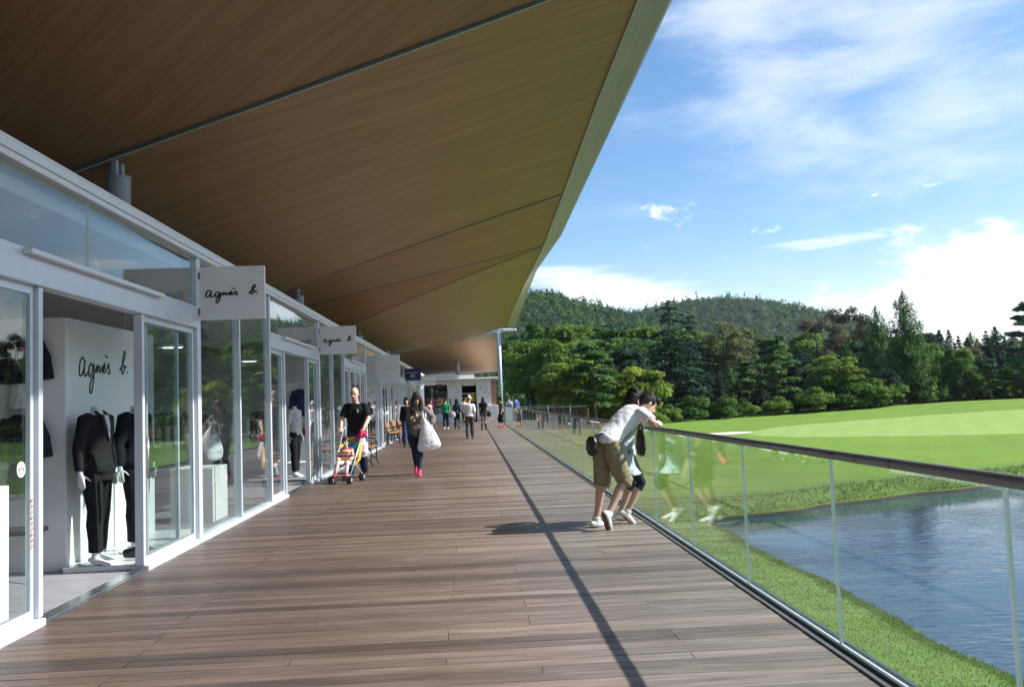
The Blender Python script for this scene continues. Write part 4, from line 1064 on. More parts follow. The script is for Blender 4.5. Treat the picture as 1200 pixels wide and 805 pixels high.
def hair_cap(f, t, mat, long=0.0, vol=1.0, fringe=True, vx=.009, seed=3, bun=False, spread=1.12):
    Rh, c, k = f.Rh, f.hc, f.hs; mb = MB(); h = lambda x, y, z: c + Rh @ Vector((x, y, z)) * k
    mb.ball(h(0, -.022, .030), (.084 * k * vol, .102 * k * vol, .098 * k * vol), rot=Rh, nu=20, nv=14)
    r = random.Random(seed)
    for i in range(16):                          # tufts
        a = r.uniform(-2.6, 2.6) - math.pi / 2; z0 = r.uniform(.0, .09)
        x, y = .066 * math.cos(a), .080 * math.sin(a) - .02
        if y > .03: z0 = max(z0, .072)
        mb.tube([h(x * .6, y * .6, z0 + .035), h(x, y, z0), h(x * 1.18, y * 1.14, z0 - .035)], [.03 * k, .026 * k, .006 * k], 8)
    if fringe:
        for i in range(6):
            x = -.05 + .02 * i; mb.tube([h(x * .7, .02, .115), h(x, .072, .085), h(x * 1.08, .090, .052)], [.03 * k, .024 * k, .007 * k], 8)
    for sg in (-1, 1): mb.tube([h(.068 * sg, .012, .06), h(.077 * sg, .022, .01), h(.074 * sg, .020, -.018)], [.024 * k, .014 * k, .006 * k], 8)
    if long:
        for i in range(15):
            ov = .55 if spread > 1.3 else 0; a = -math.pi - ov + (math.pi + 2 * ov) * i / 14; x, y = .074 * math.cos(a), .085 * math.sin(a) - .012
            w_ = r.uniform(.85, 1.1) * long
            g_ = Vector((0, 0, -1)) * 1.0
            p0 = h(x, y, .03); p1 = h(x * spread, y * 1.05, -.05); mid = p1 + g_ * w_ * .5 + Vector((r.uniform(-.015, .015), r.uniform(-.015, .015), 0)); end = p1 + g_ * w_ + Vector((r.uniform(-.025, .025), r.uniform(-.02, .02), 0))
            mb.tube([p0, p1, mid, end], [.026 * k, .026 * k, .024 * k, .008 * k], 8)
    if bun: mb.ball(h(0, -.12, .02), .045 * k)
    return link_mesh('hair', fuse(mb, 'hair', mat, vx, 1, .004, .03, seed), t)

# ---------------------------------------------------------------- inside the first shop
BLACKC = cloth('black_suiting', (.014, .014, .016), .25, 20, .8, .2)
t = thing('display_wall', 'white display wall with black handwritten lettering inside the nearest shop', 'display wall', (-4.3, 9.5, 0))
b = MB(); b.bb(-4.64, -3.9, 8.45, 10.75, .0, 2.43, 0, .006); b.build('wall_panel', INTW, t, world=True)
strokes_mesh(SCRIPT, lambda u, v: (-3.899, 8.72 + (u - 160) * .00216, 1.885 + (400 - v) * .0026), (1, 0, 0), .022, .003).build('lettering', INK, t, world=True)
b = MB(); b.bb(-3.895, -3.22, 8.36, 10.7, .002, .05, 0, .005); o = b.build('display_platform', WHITE_G); tag(o, 'low white display platform under the two suited mannequins', 'platform')
MANN = plain('mannequin_white', (.78, .78, .78), .3, 0, .02)
def mannequin(label, loc, rz, jacket=True, top=None, pants=None, grp='mannequins in the shops', H=1.66):
    t = thing('mannequin', label, 'mannequin', loc, rz, grp)
    f = Fig(H=H, pelvis=(0, 0, .955), arms={'R': ('fk', (.24, -.08, -1), (.10, .14, -1), (-1, 0, 0), 10), 'L': ('fk', (-.24, -.08, -1), (-.10, .14, -1), (1, 0, 0), 10)}, legs={'R': ('ik', (.115, .06, .085), (0, 1, 0)), 'L': ('ik', (-.115, -.05, .085), (0, 1, 0))})
    make_body(f, t, .009, [MANN], headless=True)
    if jacket:
        garment(f, t, 'jacket', top or BLACKC, .011, (-.27, .93), .015, 1.9, None, .002, 0, .003, .16, 4, flare=.10)
        sm_ = MB(); c, Rm = f.ring(.72, 0, 0)
        for sg in (-1, 1):
            sm_.tube([c + Rm @ Vector((sg * .004, .128, -.13)), c + Rm @ Vector((sg * .012, .124, .0)), c + Rm @ Vector((sg * .016, .100, .105))], [(.004, .010), (.018, .010), (.022, .012)], 8, side=Rm @ Vector((1, 0, 0)))
        sm_.build('shirt_front', WHITE, t, smooth=True)
        for sg in (-1, 1):
            lp = MB(); lp.tube([c + Rm @ Vector((sg * .010, .140, -.14)), c + Rm @ Vector((sg * .052, .130, -.01)), c + Rm @ Vector((sg * .060, .105, .09)), c + Rm @ Vector((sg * .062, .03, .145))], [(.006, .006), (.028, .009), (.024, .010), (.022, .010)], 8, side=Rm @ Vector((1, 0, 0))); lp.build('lapel', cloth('lapel_satin', (.03, .03, .034), .1, 20, .45), t, smooth=True)
    else:
        garment(f, t, 'top', top or BLACKC, .011, (-.08, .95), .014, .9, None, .006, 0, .005, .1, 4)
    garment(f, t, 'trousers', pants or BLACKC, .011, (-.17, .14), .010, None, 1.93, 0, .010, .004, .14, 6)
    b = MB(); b.tube([(0, 0, 0), (0, 0, .012)], .17, 24); b.build('base_plate', WHITE_G, t)
    return t
mannequin('headless white mannequin in a black suit, nearer of the two by the white wall', (-3.66, 8.56, .052), R_(-100))
mannequin('headless mannequin in a black suit with a blue collar, behind the nearer one', (-3.52, 9.16, .052), R_(-104), top=cloth('black_suit_blue', (.013, .014, .02)))
sc_ = MB(); sc_.tube([(-3.49, 9.08, 1.50), (-3.41, 9.12, 1.46), (-3.42, 9.19, 1.50)], .02, 8); o = sc_.build('blue_scarf', cloth('blue_silk', (.02, .04, .30), rough=.5), smooth=True); tag(o, 'small blue scarf at the collar of the second suited mannequin', 'scarf')
def lone_shoe(mb, x, y, z, rz, sc=1.0):
    Rm = Matrix.Rotation(rz, 3, 'Z'); q = lambda a, b_, c: Vector((x, y, z)) + Rm @ (Vector((a, b_, c)) * sc)
    mb.tube([q(0, -.11, .045), q(0, -.06, .05), q(0, .0, .045), q(0, .08, .030), q(0, .14, .022)], [(.03 * sc, .042 * sc), (.036 * sc, .048 * sc), (.036 * sc, .042 * sc), (.042 * sc, .028 * sc), (.026 * sc, .016 * sc)], 12, side=Rm @ Vector((1, 0, 0)), dome=True)
for i, (x, y, a) in enumerate(((-3.36, 8.78, -70), (-3.34, 8.92, -62))):
    mb = MB(); lone_shoe(mb, x, y, .053, R_(a)); o = mb.build('dress_shoe', plain('black_leather', (.012, .012, .012), .25), smooth=True)
    tag(o, 'black leather dress shoe on the platform, %s' % ('nearer one of the pair' if i == 0 else 'farther one of the pair'), 'shoe', 'pair of dress shoes')
def hung_jacket(label, x, y, z, mat, w=.21, ln=.46, extra=None, name='hanging_jacket', normal='y'):
    t = thing(name, label, 'jacket', (x, y, z)); mb = MB()
    mb.tube([(0, 0, 0), (0, 0, -.03), (0, 0, -.12), (0, 0, -ln * .6), (0, 0, -ln)], [(.06, .05), (.15 * w / .21, .055), (w * .86, .07), (w * .84, .07), (w * .95, .075)], 18, side=(1, 0, 0))
    for sg in (-1, 1): mb.tube([(sg * w * .62, 0, -.045), (sg * w * 1.0, .01, -.22), (sg * w * 1.2, .0, -ln * .92)], [.06, .055, .045], 12)
    link_mesh('jacket_body', fuse(mb, 'jacket_body', mat, .011, 2, .008, .1, 5), t)
    h_ = MB(); h_.tube([(0, 0, .0), (0, 0, .05), (.015, 0, .07), (0, 0, .09)], .004, 6); h_.build('hanger', STEEL, t)
    if normal == 'x': t.rotation_euler = (0, 0, R_(90))
    return t
hj = hung_jacket('short black jacket with a red badge hung high on the white wall end', -4.27, 8.36, 2.26, BLACKC)
b = MB(); b.box((.05, -.085, -.14), (.03, .006, .03)); b.build('badge', RED, hj)
hung_jacket('longer dark grey jacket hung below the black one on the wall end', -4.27, 8.36, 1.50, cloth('charcoal_cloth', (.03, .03, .034)), .20, .44)
def hung_skirt(label, x, y, z, w0, w1, ln, mat, name='hanging_skirt'):
    t = thing(name, label, 'clothing', (x, y, z)); mb = MB()
    mb.tube([(0, 0, 0), (0, 0, -ln * .4), (0, 0, -ln)], [(w0, .04), ((w0 + w1) / 2, .05), (w1, .06)], 18, side=(1, 0, 0))
    link_mesh('skirt', fuse(mb, 'skirt', mat, .011, 2, .01, .09, 8), t)
hung_skirt('short white skirt hanging under the black jacket', -4.27, 8.38, 1.82, .10, .14, .26, cloth('white_cotton', (.72, .72, .70)))
hung_skirt('grey skirt hanging under the dark grey jacket', -4.27, 8.38, 1.08, .12, .15, .32, cloth('grey_wool', (.13, .13, .145)))
t = thing('folding_stool', 'folding stool with black seat and thin steel legs by the white wall end', 'stool', (-4.15, 8.05, 0))
b = MB(); b.bb(-.2, .2, -.17, .17, .425, .47, 0, .012); b.build('seat', BLACKM, t)
for sx in (-.16, .16):
    b = MB(); b.tube([(sx, -.15, .012), (sx, .13, .43)], .011, 8); b.tube([(sx, .15, .012), (sx, -.13, .43)], .011, 8); b.build('leg', STEEL, t, smooth=True)
def plinth(label, x0, x1, y0, y1, z):
    t = MB(); t.bb(x0, x1, y0, y1, 0.003, z, 0, .004); o = t.build('display_plinth', WHITE); tag(o, label, 'plinth', 'white plinths in the shop windows'); return o
plinth('large white display plinth behind the leftmost glass pane', -4.2, -3.42, 5.75, 6.52, .98)
plinth('white plinth behind the glass below the white bag', -4.02, -3.46, 11.62, 12.3, .72)
plinth('low white plinth deep in the second doorway', -4.1, -3.6, 19.0, 19.5, .28)
b = MB(); b.tube([(-4.6, 7.0, .0), (-4.6, 7.0, .02)], .3, 24)
t = mannequin('headless mannequin in dark top and blue jeans behind the second window', (-4.25, 13.3, 0.003), R_(-80), False, cloth('plum_top', (.06, .03, .04)), cloth('blue_denim', (.03, .06, .13)))
t = thing('white_bag', 'soft white handbag hanging beside the mannequin in the second window', 'bag', (-3.86, 13.05, .78))
mb = MB(); mb.tube([(0, 0, .0), (0, 0, .1), (0, 0, .24), (0, 0, .32)], [(.17, .06), (.19, .08), (.14, .06), (.08, .03)], 18, side=(.4, 1, 0), dome=True)
link_mesh('bag_body', fuse(mb, 'bag_body', cloth('white_canvas', (.74, .76, .78)), .011, 2, .012, .1, 3), t)
mb = MB(); mb.tube([(-.09, 0, .32), (-.06, .02, .52), (.06, .02, .52), (.09, 0, .32)], .012, 8); mb.build('handle', cloth('white_canvas', (.74, .76, .78)), t, smooth=True)
mannequin('headless mannequin in white top and black trousers in the second doorway', (-3.83, 18.75, 0.003), R_(-110), False, cloth('white_cotton', (.72, .72, .70)), BLACKC)
mannequin('headless mannequin in a black dress coat behind the first mullion', (-4.7, 11.5, .003), R_(-85), True)
b = MB(); b.bb(-4.7, -3.72, 20.2, 20.3, 0, 2.05, 0, .005); o = b.build('panel_board', INTW); tag(o, 'white upright panel holding the navy jacket inside the second doorway', 'panel')
hung_jacket('navy patterned jacket on the white panel inside the second doorway', -3.96, 20.08, 1.90, cloth('navy_print', (.03, .045, .12), .7, 30), .19, .62)
t = thing('red_bag', 'small red bag below the navy jacket in the second doorway', 'bag', (-3.92, 20.0, .80))
mb = MB(); mb.tube([(0, 0, 0), (0, 0, .08), (0, 0, .17)], [(.11, .06), (.14, .07), (.10, .04)], 16, side=(1, 0, 0), dome=True); link_mesh('bag_body', fuse(mb, 'bag_body', plain('red_leather', (.35, .012, .03), .3), .01, 2), t)
mb = MB(); mb.tube([(-.06, 0, .17), (-.04, 0, .28), (.04, 0, .28), (.06, 0, .17)], .008, 6); mb.build('handle', plain('red_leather', (.35, .012, .03), .3), t, smooth=True)
GC = [(.05, .05, .055), (.16, .15, .14), (.30, .28, .25), (.03, .05, .11), (.20, .06, .05), (.45, .44, .42), (.09, .12, .10), (.25, .20, .13)]
def rack(label, x, y, rz, ln=1.5, seed=0, n=11):
    t = thing('clothes_rack', label, 'clothes rack', (x, y, 0.003), rz, 'clothes racks inside the shops'); r = random.Random(seed)
    fr = MB(); h = 1.45
    fr.tube([(-ln / 2, 0, h), (ln / 2, 0, h)], .014, 8)
    for sx in (-1, 1):
        fr.tube([(sx * ln / 2, 0, .03), (sx * ln / 2, 0, h)], .014, 8); fr.tube([(sx * ln / 2, -.24, .02), (sx * ln / 2, .24, .02)], .014, 8)
    fr.build('frame', STEEL, t, smooth=True)
    for i in range(n):
        px = -ln / 2 + .1 + (ln - .2) * i / (n - 1); l_ = r.uniform(.6, .95); c = r.choice(GC); mb = MB()
        mb.tube([(px, 0, h - .02), (px, 0, h - .07), (px, 0, h - .2), (px, 0, h - l_)], [(.03, .02), (.20, .035), (.22, .045), (.24, .05)], 12, side=(0, 1, .0))
        mb.build('garment', cloth('garment_%d' % GC.index(c), c), t, smooth=True)
rack('clothes rack of mixed garments deep behind the nearest open doorway', -6.6, 7.6, 0, 1.8, 1)
rack('clothes rack of mixed garments behind the second window', -5.9, 12.6, R_(90), 1.7, 2)
rack('clothes rack of mixed garments seen past the second doorway', -6.4, 18.5, 0, 1.8, 3)
rack('clothes rack behind the closed doors past the second sign', -5.0, 21.2, R_(90), 1.6, 4)
LAMP_M, nt, out = mat_new('lamp_glow'); e_ = N(nt, 'ShaderNodeEmission', Strength=1.6); e_.inputs['Color'].default_value = (1, .95, .85, 1); L(nt, e_.outputs[0], out.inputs['Surface'])
for i, (x, y, lab) in enumerate(((-5.6, 14.2, 'lit round ceiling lamp seen through the second window, nearer one'), (-5.6, 16.4, 'lit round ceiling lamp seen through the second window, farther one'), (-6.2, 9.6, 'lit round ceiling lamp above the white display wall'), (-5.6, 22, 'lit round ceiling lamp behind the closed doors past the second sign'))):
    t = thing('ceiling_lamp', lab, 'lamp', (x, y, 2.70), 0, 'round ceiling lamps in the shops')
    b = MB(); b.tube([(0, 0, 0), (0, 0, .05)], .20, 24); b.tube([(0, 0, .05), (0, 0, .40)], .01, 6); b.build('lamp_body', WHITE, t)
    b = MB(); b.tube([(0, 0, -.014), (0, 0, -.002)], .18, 24); b.build('diffuser', LAMP_M, t)
t = thing('spotlight', 'small white spotlight behind the glass above the nearest doorway', 'spotlight', (-3.75, 8.75, 2.92))
b = MB(); b.tube([(0, 0, .17), (0, 0, .06)], .012, 8); b.tube([(0, -.02, .06), (.05, -.09, .0)], .05, 16); b.build('lamp_head', WHITE, t, smooth=False)
b = MB(); b.tube([(.052, -.092, -.002), (.056, -.098, -.006)], .042, 16); b.build('lens', STEEL, t)
t = thing('window_display', 'round green and yellow display in the window behind the man', 'display', (-3.6, 26.0, 0.003))
b = MB(); b.tube([(0, 0, 0), (0, 0, 1.35)], .03, 8); b.build('stand', STEEL, t)
b = MB(); b.ball((0, 0, 1.5), (.16, .16, .14)); b.build('green_ball', plain('green_display', (.03, .42, .20), .5), t, smooth=True)
b = MB(); rr_ = random.Random(2)
for i in range(14): b.ball((rr_.uniform(-.25, .25), rr_.uniform(-.2, 1.6), 1.75 + rr_.uniform(-.1, .1)), .06, 0, 6, 4)
b.build('yellow_flowers', plain('yellow_flower', (.60, .48, .05), .6), t, smooth=True)
# ---------------------------------------------------------------- people
def rot2(h): return Matrix.Rotation(R_(-h), 3, 'Z')
def loc_of(base, h):
    M = rot2(h).transposed(); b = Vector((base[0], base[1], 0))
    return lambda *w_: M @ (Vector(w_) - b)
def dirs_of(h):
    M = rot2(h).transposed(); return lambda *d: M @ Vector(d)
def person(label, x, y, h, f, mats=None, vx=.010, grp=None):
    t = thing('person', label, 'person', (x, y, 0), R_(-h), grp); make_body(f, t, vx, mats); return t
def striped(name, cols, period, soft=.02, axis='Z'):
    m, nt, out = mat_new(name); p = nt.nodes.new('ShaderNodeBsdfPrincipled'); p.inputs['Roughness'].default_value = .85
    tc = nt.nodes.new('ShaderNodeTexCoord'); sp = nt.nodes.new('ShaderNodeSeparateXYZ'); L(nt, tc.outputs['Object'], sp.inputs[0])
    fr = math_(nt, 'FRACT', math_(nt, 'DIVIDE', sp.outputs[axis], period))
    n = len(cols); r = ramp(nt, fr, [(i / n, c) for i, c in enumerate(cols)]); r.color_ramp.interpolation = 'CONSTANT'
    L(nt, r.outputs[0], p.inputs['Base Color']); L(nt, p.outputs[0], out.inputs['Surface']); return m
WTEE = cloth('white_jersey', (.86, .86, .88), .06); KHAKI = cloth('khaki_cotton', (.29, .235, .155), .15, 18); PALEB = cloth('pale_blue_cotton', (.52, .60, .66), .1, 16)
CHAR = cloth('charcoal_jersey', (.028, .032, .038)); DENIM = cloth('dark_denim', (.022, .035, .065), .3, 20); JEANS = cloth('blue_denim', (.03, .06, .13))
BLK = cloth('black_jersey', (.012, .012, .013), .2); SHOE_W = plain('white_shoe', (.72, .72, .70), .5, 0, .05); SOLE = plain('tan_sole', (.16, .075, .04), .7, 0, .15, 20)
SHOE_B = plain('black_shoe', (.014, .014, .014), .35); SOCK = plain('white_sock', (.7, .7, .68), .9)
BAGB = plain('dark_brown_leather', (.022, .014, .011), .4, 0, .2, 12, .2)

# the man leaning on the handrail
bx, by, H_ = 1.47, 9.60, 66
Lc = loc_of((bx, by), H_); Dr = dirs_of(H_)
f = Fig(1.75, pelvis=(0, .055, .935), pitch=(38, 72), head=(-28, -14), girth=.93,
        arms={'R': ('pts', Lc(2.015, 9.44, 1.150), Lc(2.045, 9.685, 1.150), Dr(-.2, .0, -1), 28), 'L': ('pts', Lc(1.875, 9.93, 1.145), Lc(2.055, 9.76, 1.158), Dr(.3, 0, -1), 28)},
        legs={'R': ('ik', Lc(1.475, 9.46, .175), (0, 1, -.1), Dr(.30, .46, -.80)), 'L': ('ik', Lc(1.375, 9.735, .085), (0, 1, 0), Dr(.75, .62, -.10))})
t = person('man in white t-shirt and khaki shorts leaning over the handrail', bx, by, H_, f, [SK, EYE, LIP, BROW], .0065)
garment(f, t, 'shirt', WTEE, .009, (-.14, .955), .017, .78, loose_arm=.018, wr=.006, wl=.13, seed=11, flare=.03)
garment(f, t, 'shorts', KHAKI, .009, (-.17, .10), .016, None, 1.10, loose_leg=.026, wr=.011, wl=.10, seed=5)
shoes(f, t, SHOE_W, 'shoe', .010, .007, .05, SOLE)
hair_cap(f, t, HAIR, 0, 1.02, True, .007)
t = thing('waist_pouch', 'black pouch hanging at the lower back of the man on the railing', 'bag', (bx - .14, by - .08, .83), R_(-60))
mb = MB(); mb.tube([(0, 0, .02), (0, 0, .06), (0, 0, .15), (0, 0, .18)], [(.07, .04), (.085, .055), (.08, .05), (.06, .03)], 16, side=(1, 0, 0), dome=True)
link_mesh('pouch', fuse(mb, 'pouch', BAGB, .008, 2, .004, .06), t)
mb = MB(); mb.tube([(-.02, .04, .19), (.05, .10, .23), (.14, .16, .22)], [(.014, .005)] * 3, 8); mb.build('strap', BAGB, t)

# the woman beside him
bx, by, H_ = 1.775, 10.02, 78
Lc = loc_of((bx, by), H_); Dr = dirs_of(H_)
f = Fig(1.55, True, pelvis=(0, 0, .905), pitch=(4, 16), head=(10, 6),
        arms={'R': ('pts', Lc(1.985, 9.90, 1.14), Lc(2.055, 10.11, 1.150), Dr(0, 0, -1), 25), 'L': ('pts', Lc(1.94, 10.32, 1.14), Lc(2.06, 10.14, 1.152), Dr(0, 0, -1), 25)},
        legs={'R': ('ik', Lc(1.77, 9.93, .125), (0, 1, 0), Dr(.74, -.05, -.62)), 'L': ('ik', Lc(1.72, 10.14, .09), (0, 1, 0), Dr(.95, .2, -.15))})
t = person('woman in pale blue tunic and dark leggings leaning on the railing beyond the man', bx, by, H_, f, [SK, EYE, LIP, BROW], .007)
def skirt(mb, f=f):
    c = f.P; k = f.k
    mb.tube([c + Vector((0, .03, .12)) * k, c + Vector((0, .0, -.02)) * k, c + Vector((0, -.02, -.20)) * k, c + Vector((0, -.025, -.205)) * k, c + Vector((0, -.02, -.30)) * k], [(.150 * k, .105 * k), (.185 * k, .14 * k), (.215 * k, .175 * k), (.225 * k, .188 * k), (.265 * k, .225 * k)], 28, side=(1, 0, 0))
garment(f, t, 'tunic', PALEB, .009, (.0, .95), .014, .85, loose_arm=.02, wr=.010, wl=.07, seed=2, extra=skirt)
garment(f, t, 'leggings', CHAR, .009, (-.17, .02), .006, None, 1.22, wr=.003, wl=.05)
shoes(f, t, SHOE_W, 'shoe', .009, .007, .0, SOLE)
hair_cap(f, t, HAIR, .12, .95, False, .008)
t = thing('shoulder_bag', 'dark brown bag hanging from the arm of the woman at the railing', 'bag', (1.93, 9.77, .80), R_(-80))
mb = MB(); mb.tube([(0, 0, 0), (0, 0, .07), (0, 0, .20), (0, 0, .26)], [(.09, .03), (.115, .045), (.10, .04), (.07, .02)], 16, side=(1, 0, 0), dome=True)
link_mesh('bag_body', fuse(mb, 'bag_body', BAGB, .008, 2, .005, .07), t)
mb = MB(); mb.tube([(-.07, 0, .25), (-.03, .02, .37), (.03, .02, .37), (.07, 0, .25)], .008, 8); mb.build('handle', BAGB, t, smooth=True)

# man with the pushchair
bx, by, H_ = -2.33, 17.55, 188
f = Fig(1.78, pelvis=(0, 0, .938), pitch=(2, 9), head=(4, -2), girth=1.08,
        arms={'R': ('ik', (.235, .33, 1.03), (.6, -.8, -.1), (0, 0, -1), 55), 'L': ('ik', (-.235, .33, 1.03), (-.6, -.8, -.1), (0, 0, -1), 55)},
        legs={'R': ('ik', (.09, .20, .10), (0, 1, 0)), 'L': ('ik', (-.09, -.22, .13), (0, 1, 0), (0, 1, -.35))})
t = person('bald man in black t-shirt pushing the child in a pushchair', bx, by, H_, f, [SK3, EYE, LIP, BROW], .008)
garment(f, t, 'shirt', BLK, .010, (-.12, .955), .018, .8, loose_arm=.02, wr=.006, wl=.12, seed=3)
garment(f, t, 'trousers', DENIM, .010, (-.17, .08), .012, None, 1.93, loose_leg=.014, wr=.006, wl=.10)
shoes(f, t, SHOE_B)
mb = MB(); c, Rm = f.ring(.68, 0, 0); mb.box(c + Rm @ Vector((-.07, .148, .02)), (.03, .012, .06)); mb.box(c + Rm @ Vector((.075, .146, .0)), (.025, .012, .008)); mb.build('shirt_print', WHITE, t)
t = thing('backpack', 'black backpack on the back of the bald man', 'bag', (bx, by, 1.05), R_(-188))
mb = MB(); mb.tube([(0, -.20, 0), (0, -.22, .1), (0, -.22, .3), (0, -.17, .42)], [(.13, .06), (.17, .09), (.17, .085), (.10, .05)], 18, side=(1, 0, 0), dome=True)
link_mesh('pack', fuse(mb, 'pack', BLK, .011, 2, .005, .08), t)
# pushchair
t = thing('pushchair', 'light folding pushchair with colourful seat and small black wheels', 'pushchair', (-2.44, 16.85, 0), R_(-192))
FR = plain('pushchair_frame', (.62, .64, .66), .3, .5); PINK = cloth('pink_fabric', (.55, .04, .14)); BLUEF = cloth('turquoise_fabric', (.05, .28, .38)); YEL = cloth('yellow_fabric_soft', (.70, .45, .06))
for sx in (-1, 1):
    fr = MB(); fr.tube([(sx * .17, .36, .10), (sx * .19, .0, .52), (sx * .21, -.40, 1.02)], .011, 8); fr.tube([(sx * .21, -.40, 1.02), (sx * .215, -.47, 1.04), (sx * .215, -.49, .98)], .015, 8); fr.build('push_rail', FR, t, smooth=True)
    fr = MB(); fr.tube([(sx * .20, -.32, .09), (sx * .17, .10, .40)], .011, 8); fr.build('rear_strut', FR, t, smooth=True)
    for yy_, nm in ((.38, 'wheel'), (-.33, 'wheel')):
        for dx in (-.028, .028):
            wb = MB(); x = sx * .18 + dx; wb.tube([(x - .013, yy_, .072), (x + .013, yy_, .072)], .072, 18); o = wb.build('wheel', BLACKM, t)
            rb = MB(); rb.tube([(x - .0145, yy_, .072), (x + .0145, yy_, .072)], .036, 12); link_mesh('rim', rb.mesh('rim', FR), o)
fr = MB(); fr.tube([(-.18, .36, .10), (.18, .36, .10)], .009, 8); fr.tube([(-.2, -.32, .10), (.2, -.32, .10)], .009, 8); fr.tube([(-.17, .36, .16), (.17, .36, .16)], .012, 8); fr.build('axle', FR, t, smooth=True)
mb = MB(); mb.grid([[(-.17 + .34 * j / 8, .20 - .30 * i / 6, .33 - .03 * math.sin(math.pi * j / 8) - .02 * i / 6) for j in range(9)] for i in range(7)]); mb.grid([[(-.17 + .34 * j / 8, -.10 - .16 * i / 8, .31 + .46 * i / 8) for j in range(9)] for i in range(9)]); mb.build('seat', BLUEF, t, smooth=True)
for sx in (-1, 1):
    mb = MB(); mb.tube([(sx * .18, .16, .33), (sx * .20, -.10, .42), (sx * .19, -.24, .72)], [(.035, .012)] * 3, 8); mb.build('seat_side', YEL, t, smooth=True)
mb = MB(); mb.grid([[(-.18 + .36 * j / 8, -.28 - .05 * math.sin(math.pi * i / 4), .72 + .12 * i / 4 + .02 * math.sin(math.pi * j / 8)) for j in range(9)] for i in range(5)]); mb.build('headrest', YEL, t, smooth=True)
mb = MB(); mb.tube([(-.16, .26, .20), (0, .30, .19), (.16, .26, .20)], [(.05, .012)] * 3, 8); mb.build('footrest', BLACKM, t, smooth=True)
# child
f = Fig(.92, pelvis=(0, 0, .70), pitch=(-10, 2), hs=1.35, head=(6, 0), girth=1.15,
        arms={'R': ('fk', (.35, .35, -1), (-.25, .9, -.5)), 'L': ('fk', (-.35, .35, -1), (.25, .9, -.5))},
        legs={'R': ('fk', (.22, 1, .10), (.05, .35, -1), (.1, 1, .25)), 'L': ('fk', (-.22, 1, .10), (-.05, .35, -1), (-.1, 1, .25))})
t = person('small child in a striped top sitting in the pushchair', -2.455, 16.82, 192, f, [SK3, EYE, LIP, BROW], .007)
garment(f, t, 'top', striped('striped_knit', [(.75, .50, .08), (.72, .70, .66), (.60, .04, .08), (.55, .05, .22), (.72, .70, .66), (.70, .22, .06)], .145), .008, (-.05, .95), .012, 1.8, wr=.004, wl=.06)
garment(f, t, 'leggings', cloth('white_pink_leggings', (.70, .58, .60), .2, 40), .008, (-.17, .03), .009, None, 1.9, wr=.003, wl=.05)
shoes(f, t, plain('red_shoe', (.62, .03, .07), .4), 'shoe', .010, .007)
hair_cap(f, t, HAIR_B, 0, 1.0, True, .008)
t = thing('carrier_bag', 'white and pink carrier bag hanging from the pushchair handle', 'bag', (-2.18, 17.12, .50))
mb = MB(); mb.tube([(0, 0, 0), (0, 0, .06), (0, 0, .2), (0, 0, .32), (0, 0, .40)], [(.09, .06), (.12, .08), (.10, .07), (.06, .04), (.02, .015)], 16, side=(1, 0, 0), dome=True)
link_mesh('bag_body', fuse(mb, 'bag_body', striped('pink_white_plastic', [(.75, .74, .76), (.74, .62, .68), (.75, .74, .76)], .31), .009, 2, .008, .06), t)
t = thing('pink_cloth', 'crumpled bright pink cloth tied on the pushchair handle', 'cloth', (-2.19, 17.10, .88))
mb = MB()
for i, (x, y, z, r) in enumerate(((0, 0, 0, .06), (.06, .01, .02, .05), (-.06, 0, -.03, .05), (.0, .0, .06, .045), (-.09, .0, -.07, .03))): mb.ball((x, y, z), r)
link_mesh('cloth', fuse(mb, 'cloth', PINK, .008, 2, .010, .05), t)

# woman with the big white bag
bx, by, H_ = -1.13, 17.9, 180
f = Fig(1.65, True, pelvis=(0, 0, .93), pitch=(0, 6), head=(22, 8),
        arms={'R': ('ik', (.03, .27, 1.18), (.6, -.4, -1), (-.4, 0, 1), 50), 'L': ('ik', (-.30, .10, .98), (-.7, -.7, -.2), (1, 0, 0), 60)},
        legs={'L': ('ik', (-.03, .24, .085), (0, 1, 0)), 'R': ('ik', (.06, -.26, .17), (0, 1, 0), (0, 1, -.7))})
t = person('woman with long dark hair looking at her phone and carrying a big white bag', bx, by, H_, f, [SK2, EYE, LIP, BROW], .008)
garment(f, t, 'cardigan', cloth('grey_knit', (.17, .155, .145), .25, 40), .010, (-.22, .95), .020, 1.75, loose_arm=.008, wr=.007, wl=.09, seed=8, flare=.05)
garment(f, t, 'jeans', DENIM, .010, (-.17, .10), .010, None, 1.93, wr=.005, wl=.08)
shoes(f, t, plain('pink_shoe', (.62, .05, .12), .5), 'shoe', .010, .008)
hair_cap(f, t, plain('hair_dark_brown', (.018, .012, .010), .4, 0, .4, 40, .4, 150), .34, 1.12, False, .009, spread=1.5)
t = thing('phone', 'small dark phone held up by the woman with the white bag', 'phone', (-1.17, 17.585, 1.275), R_(180))
mb = MB(); mb.box((0, 0, 0), (.06, .012, .115), 0, rot=Matrix.Rotation(R_(-35), 3, 'X'), bev=.004); mb.build('casing', BLACKM, t)
mb = MB(); mb.box((0, -.007, .004), (.052, .003, .098), 0, rot=Matrix.Rotation(R_(-35), 3, 'X')); mb.build('screen', plain('phone_screen', (.10, .12, .14), .15), t)
t = thing('shopping_bag', 'large white shopping bag hanging from the arm of the long-haired woman', 'bag', (-.90, 17.74, .54), R_(8))
mb = MB(); mb.tube([(0.02, 0, .0), (.01, 0, .05), (0, 0, .2), (-.03, 0, .38), (-.06, 0, .52), (-.08, 0, .60)], [(.235, .06), (.25, .075), (.205, .08), (.14, .06), (.08, .04), (.03, .025)], 22, side=(1, 0, 0), dome=True)
link_mesh('bag_body', fuse(mb, 'bag_body', plain('white_paper', (.80, .80, .80), .55, 0, .02), .011, 2, .006, .16, 4), t)
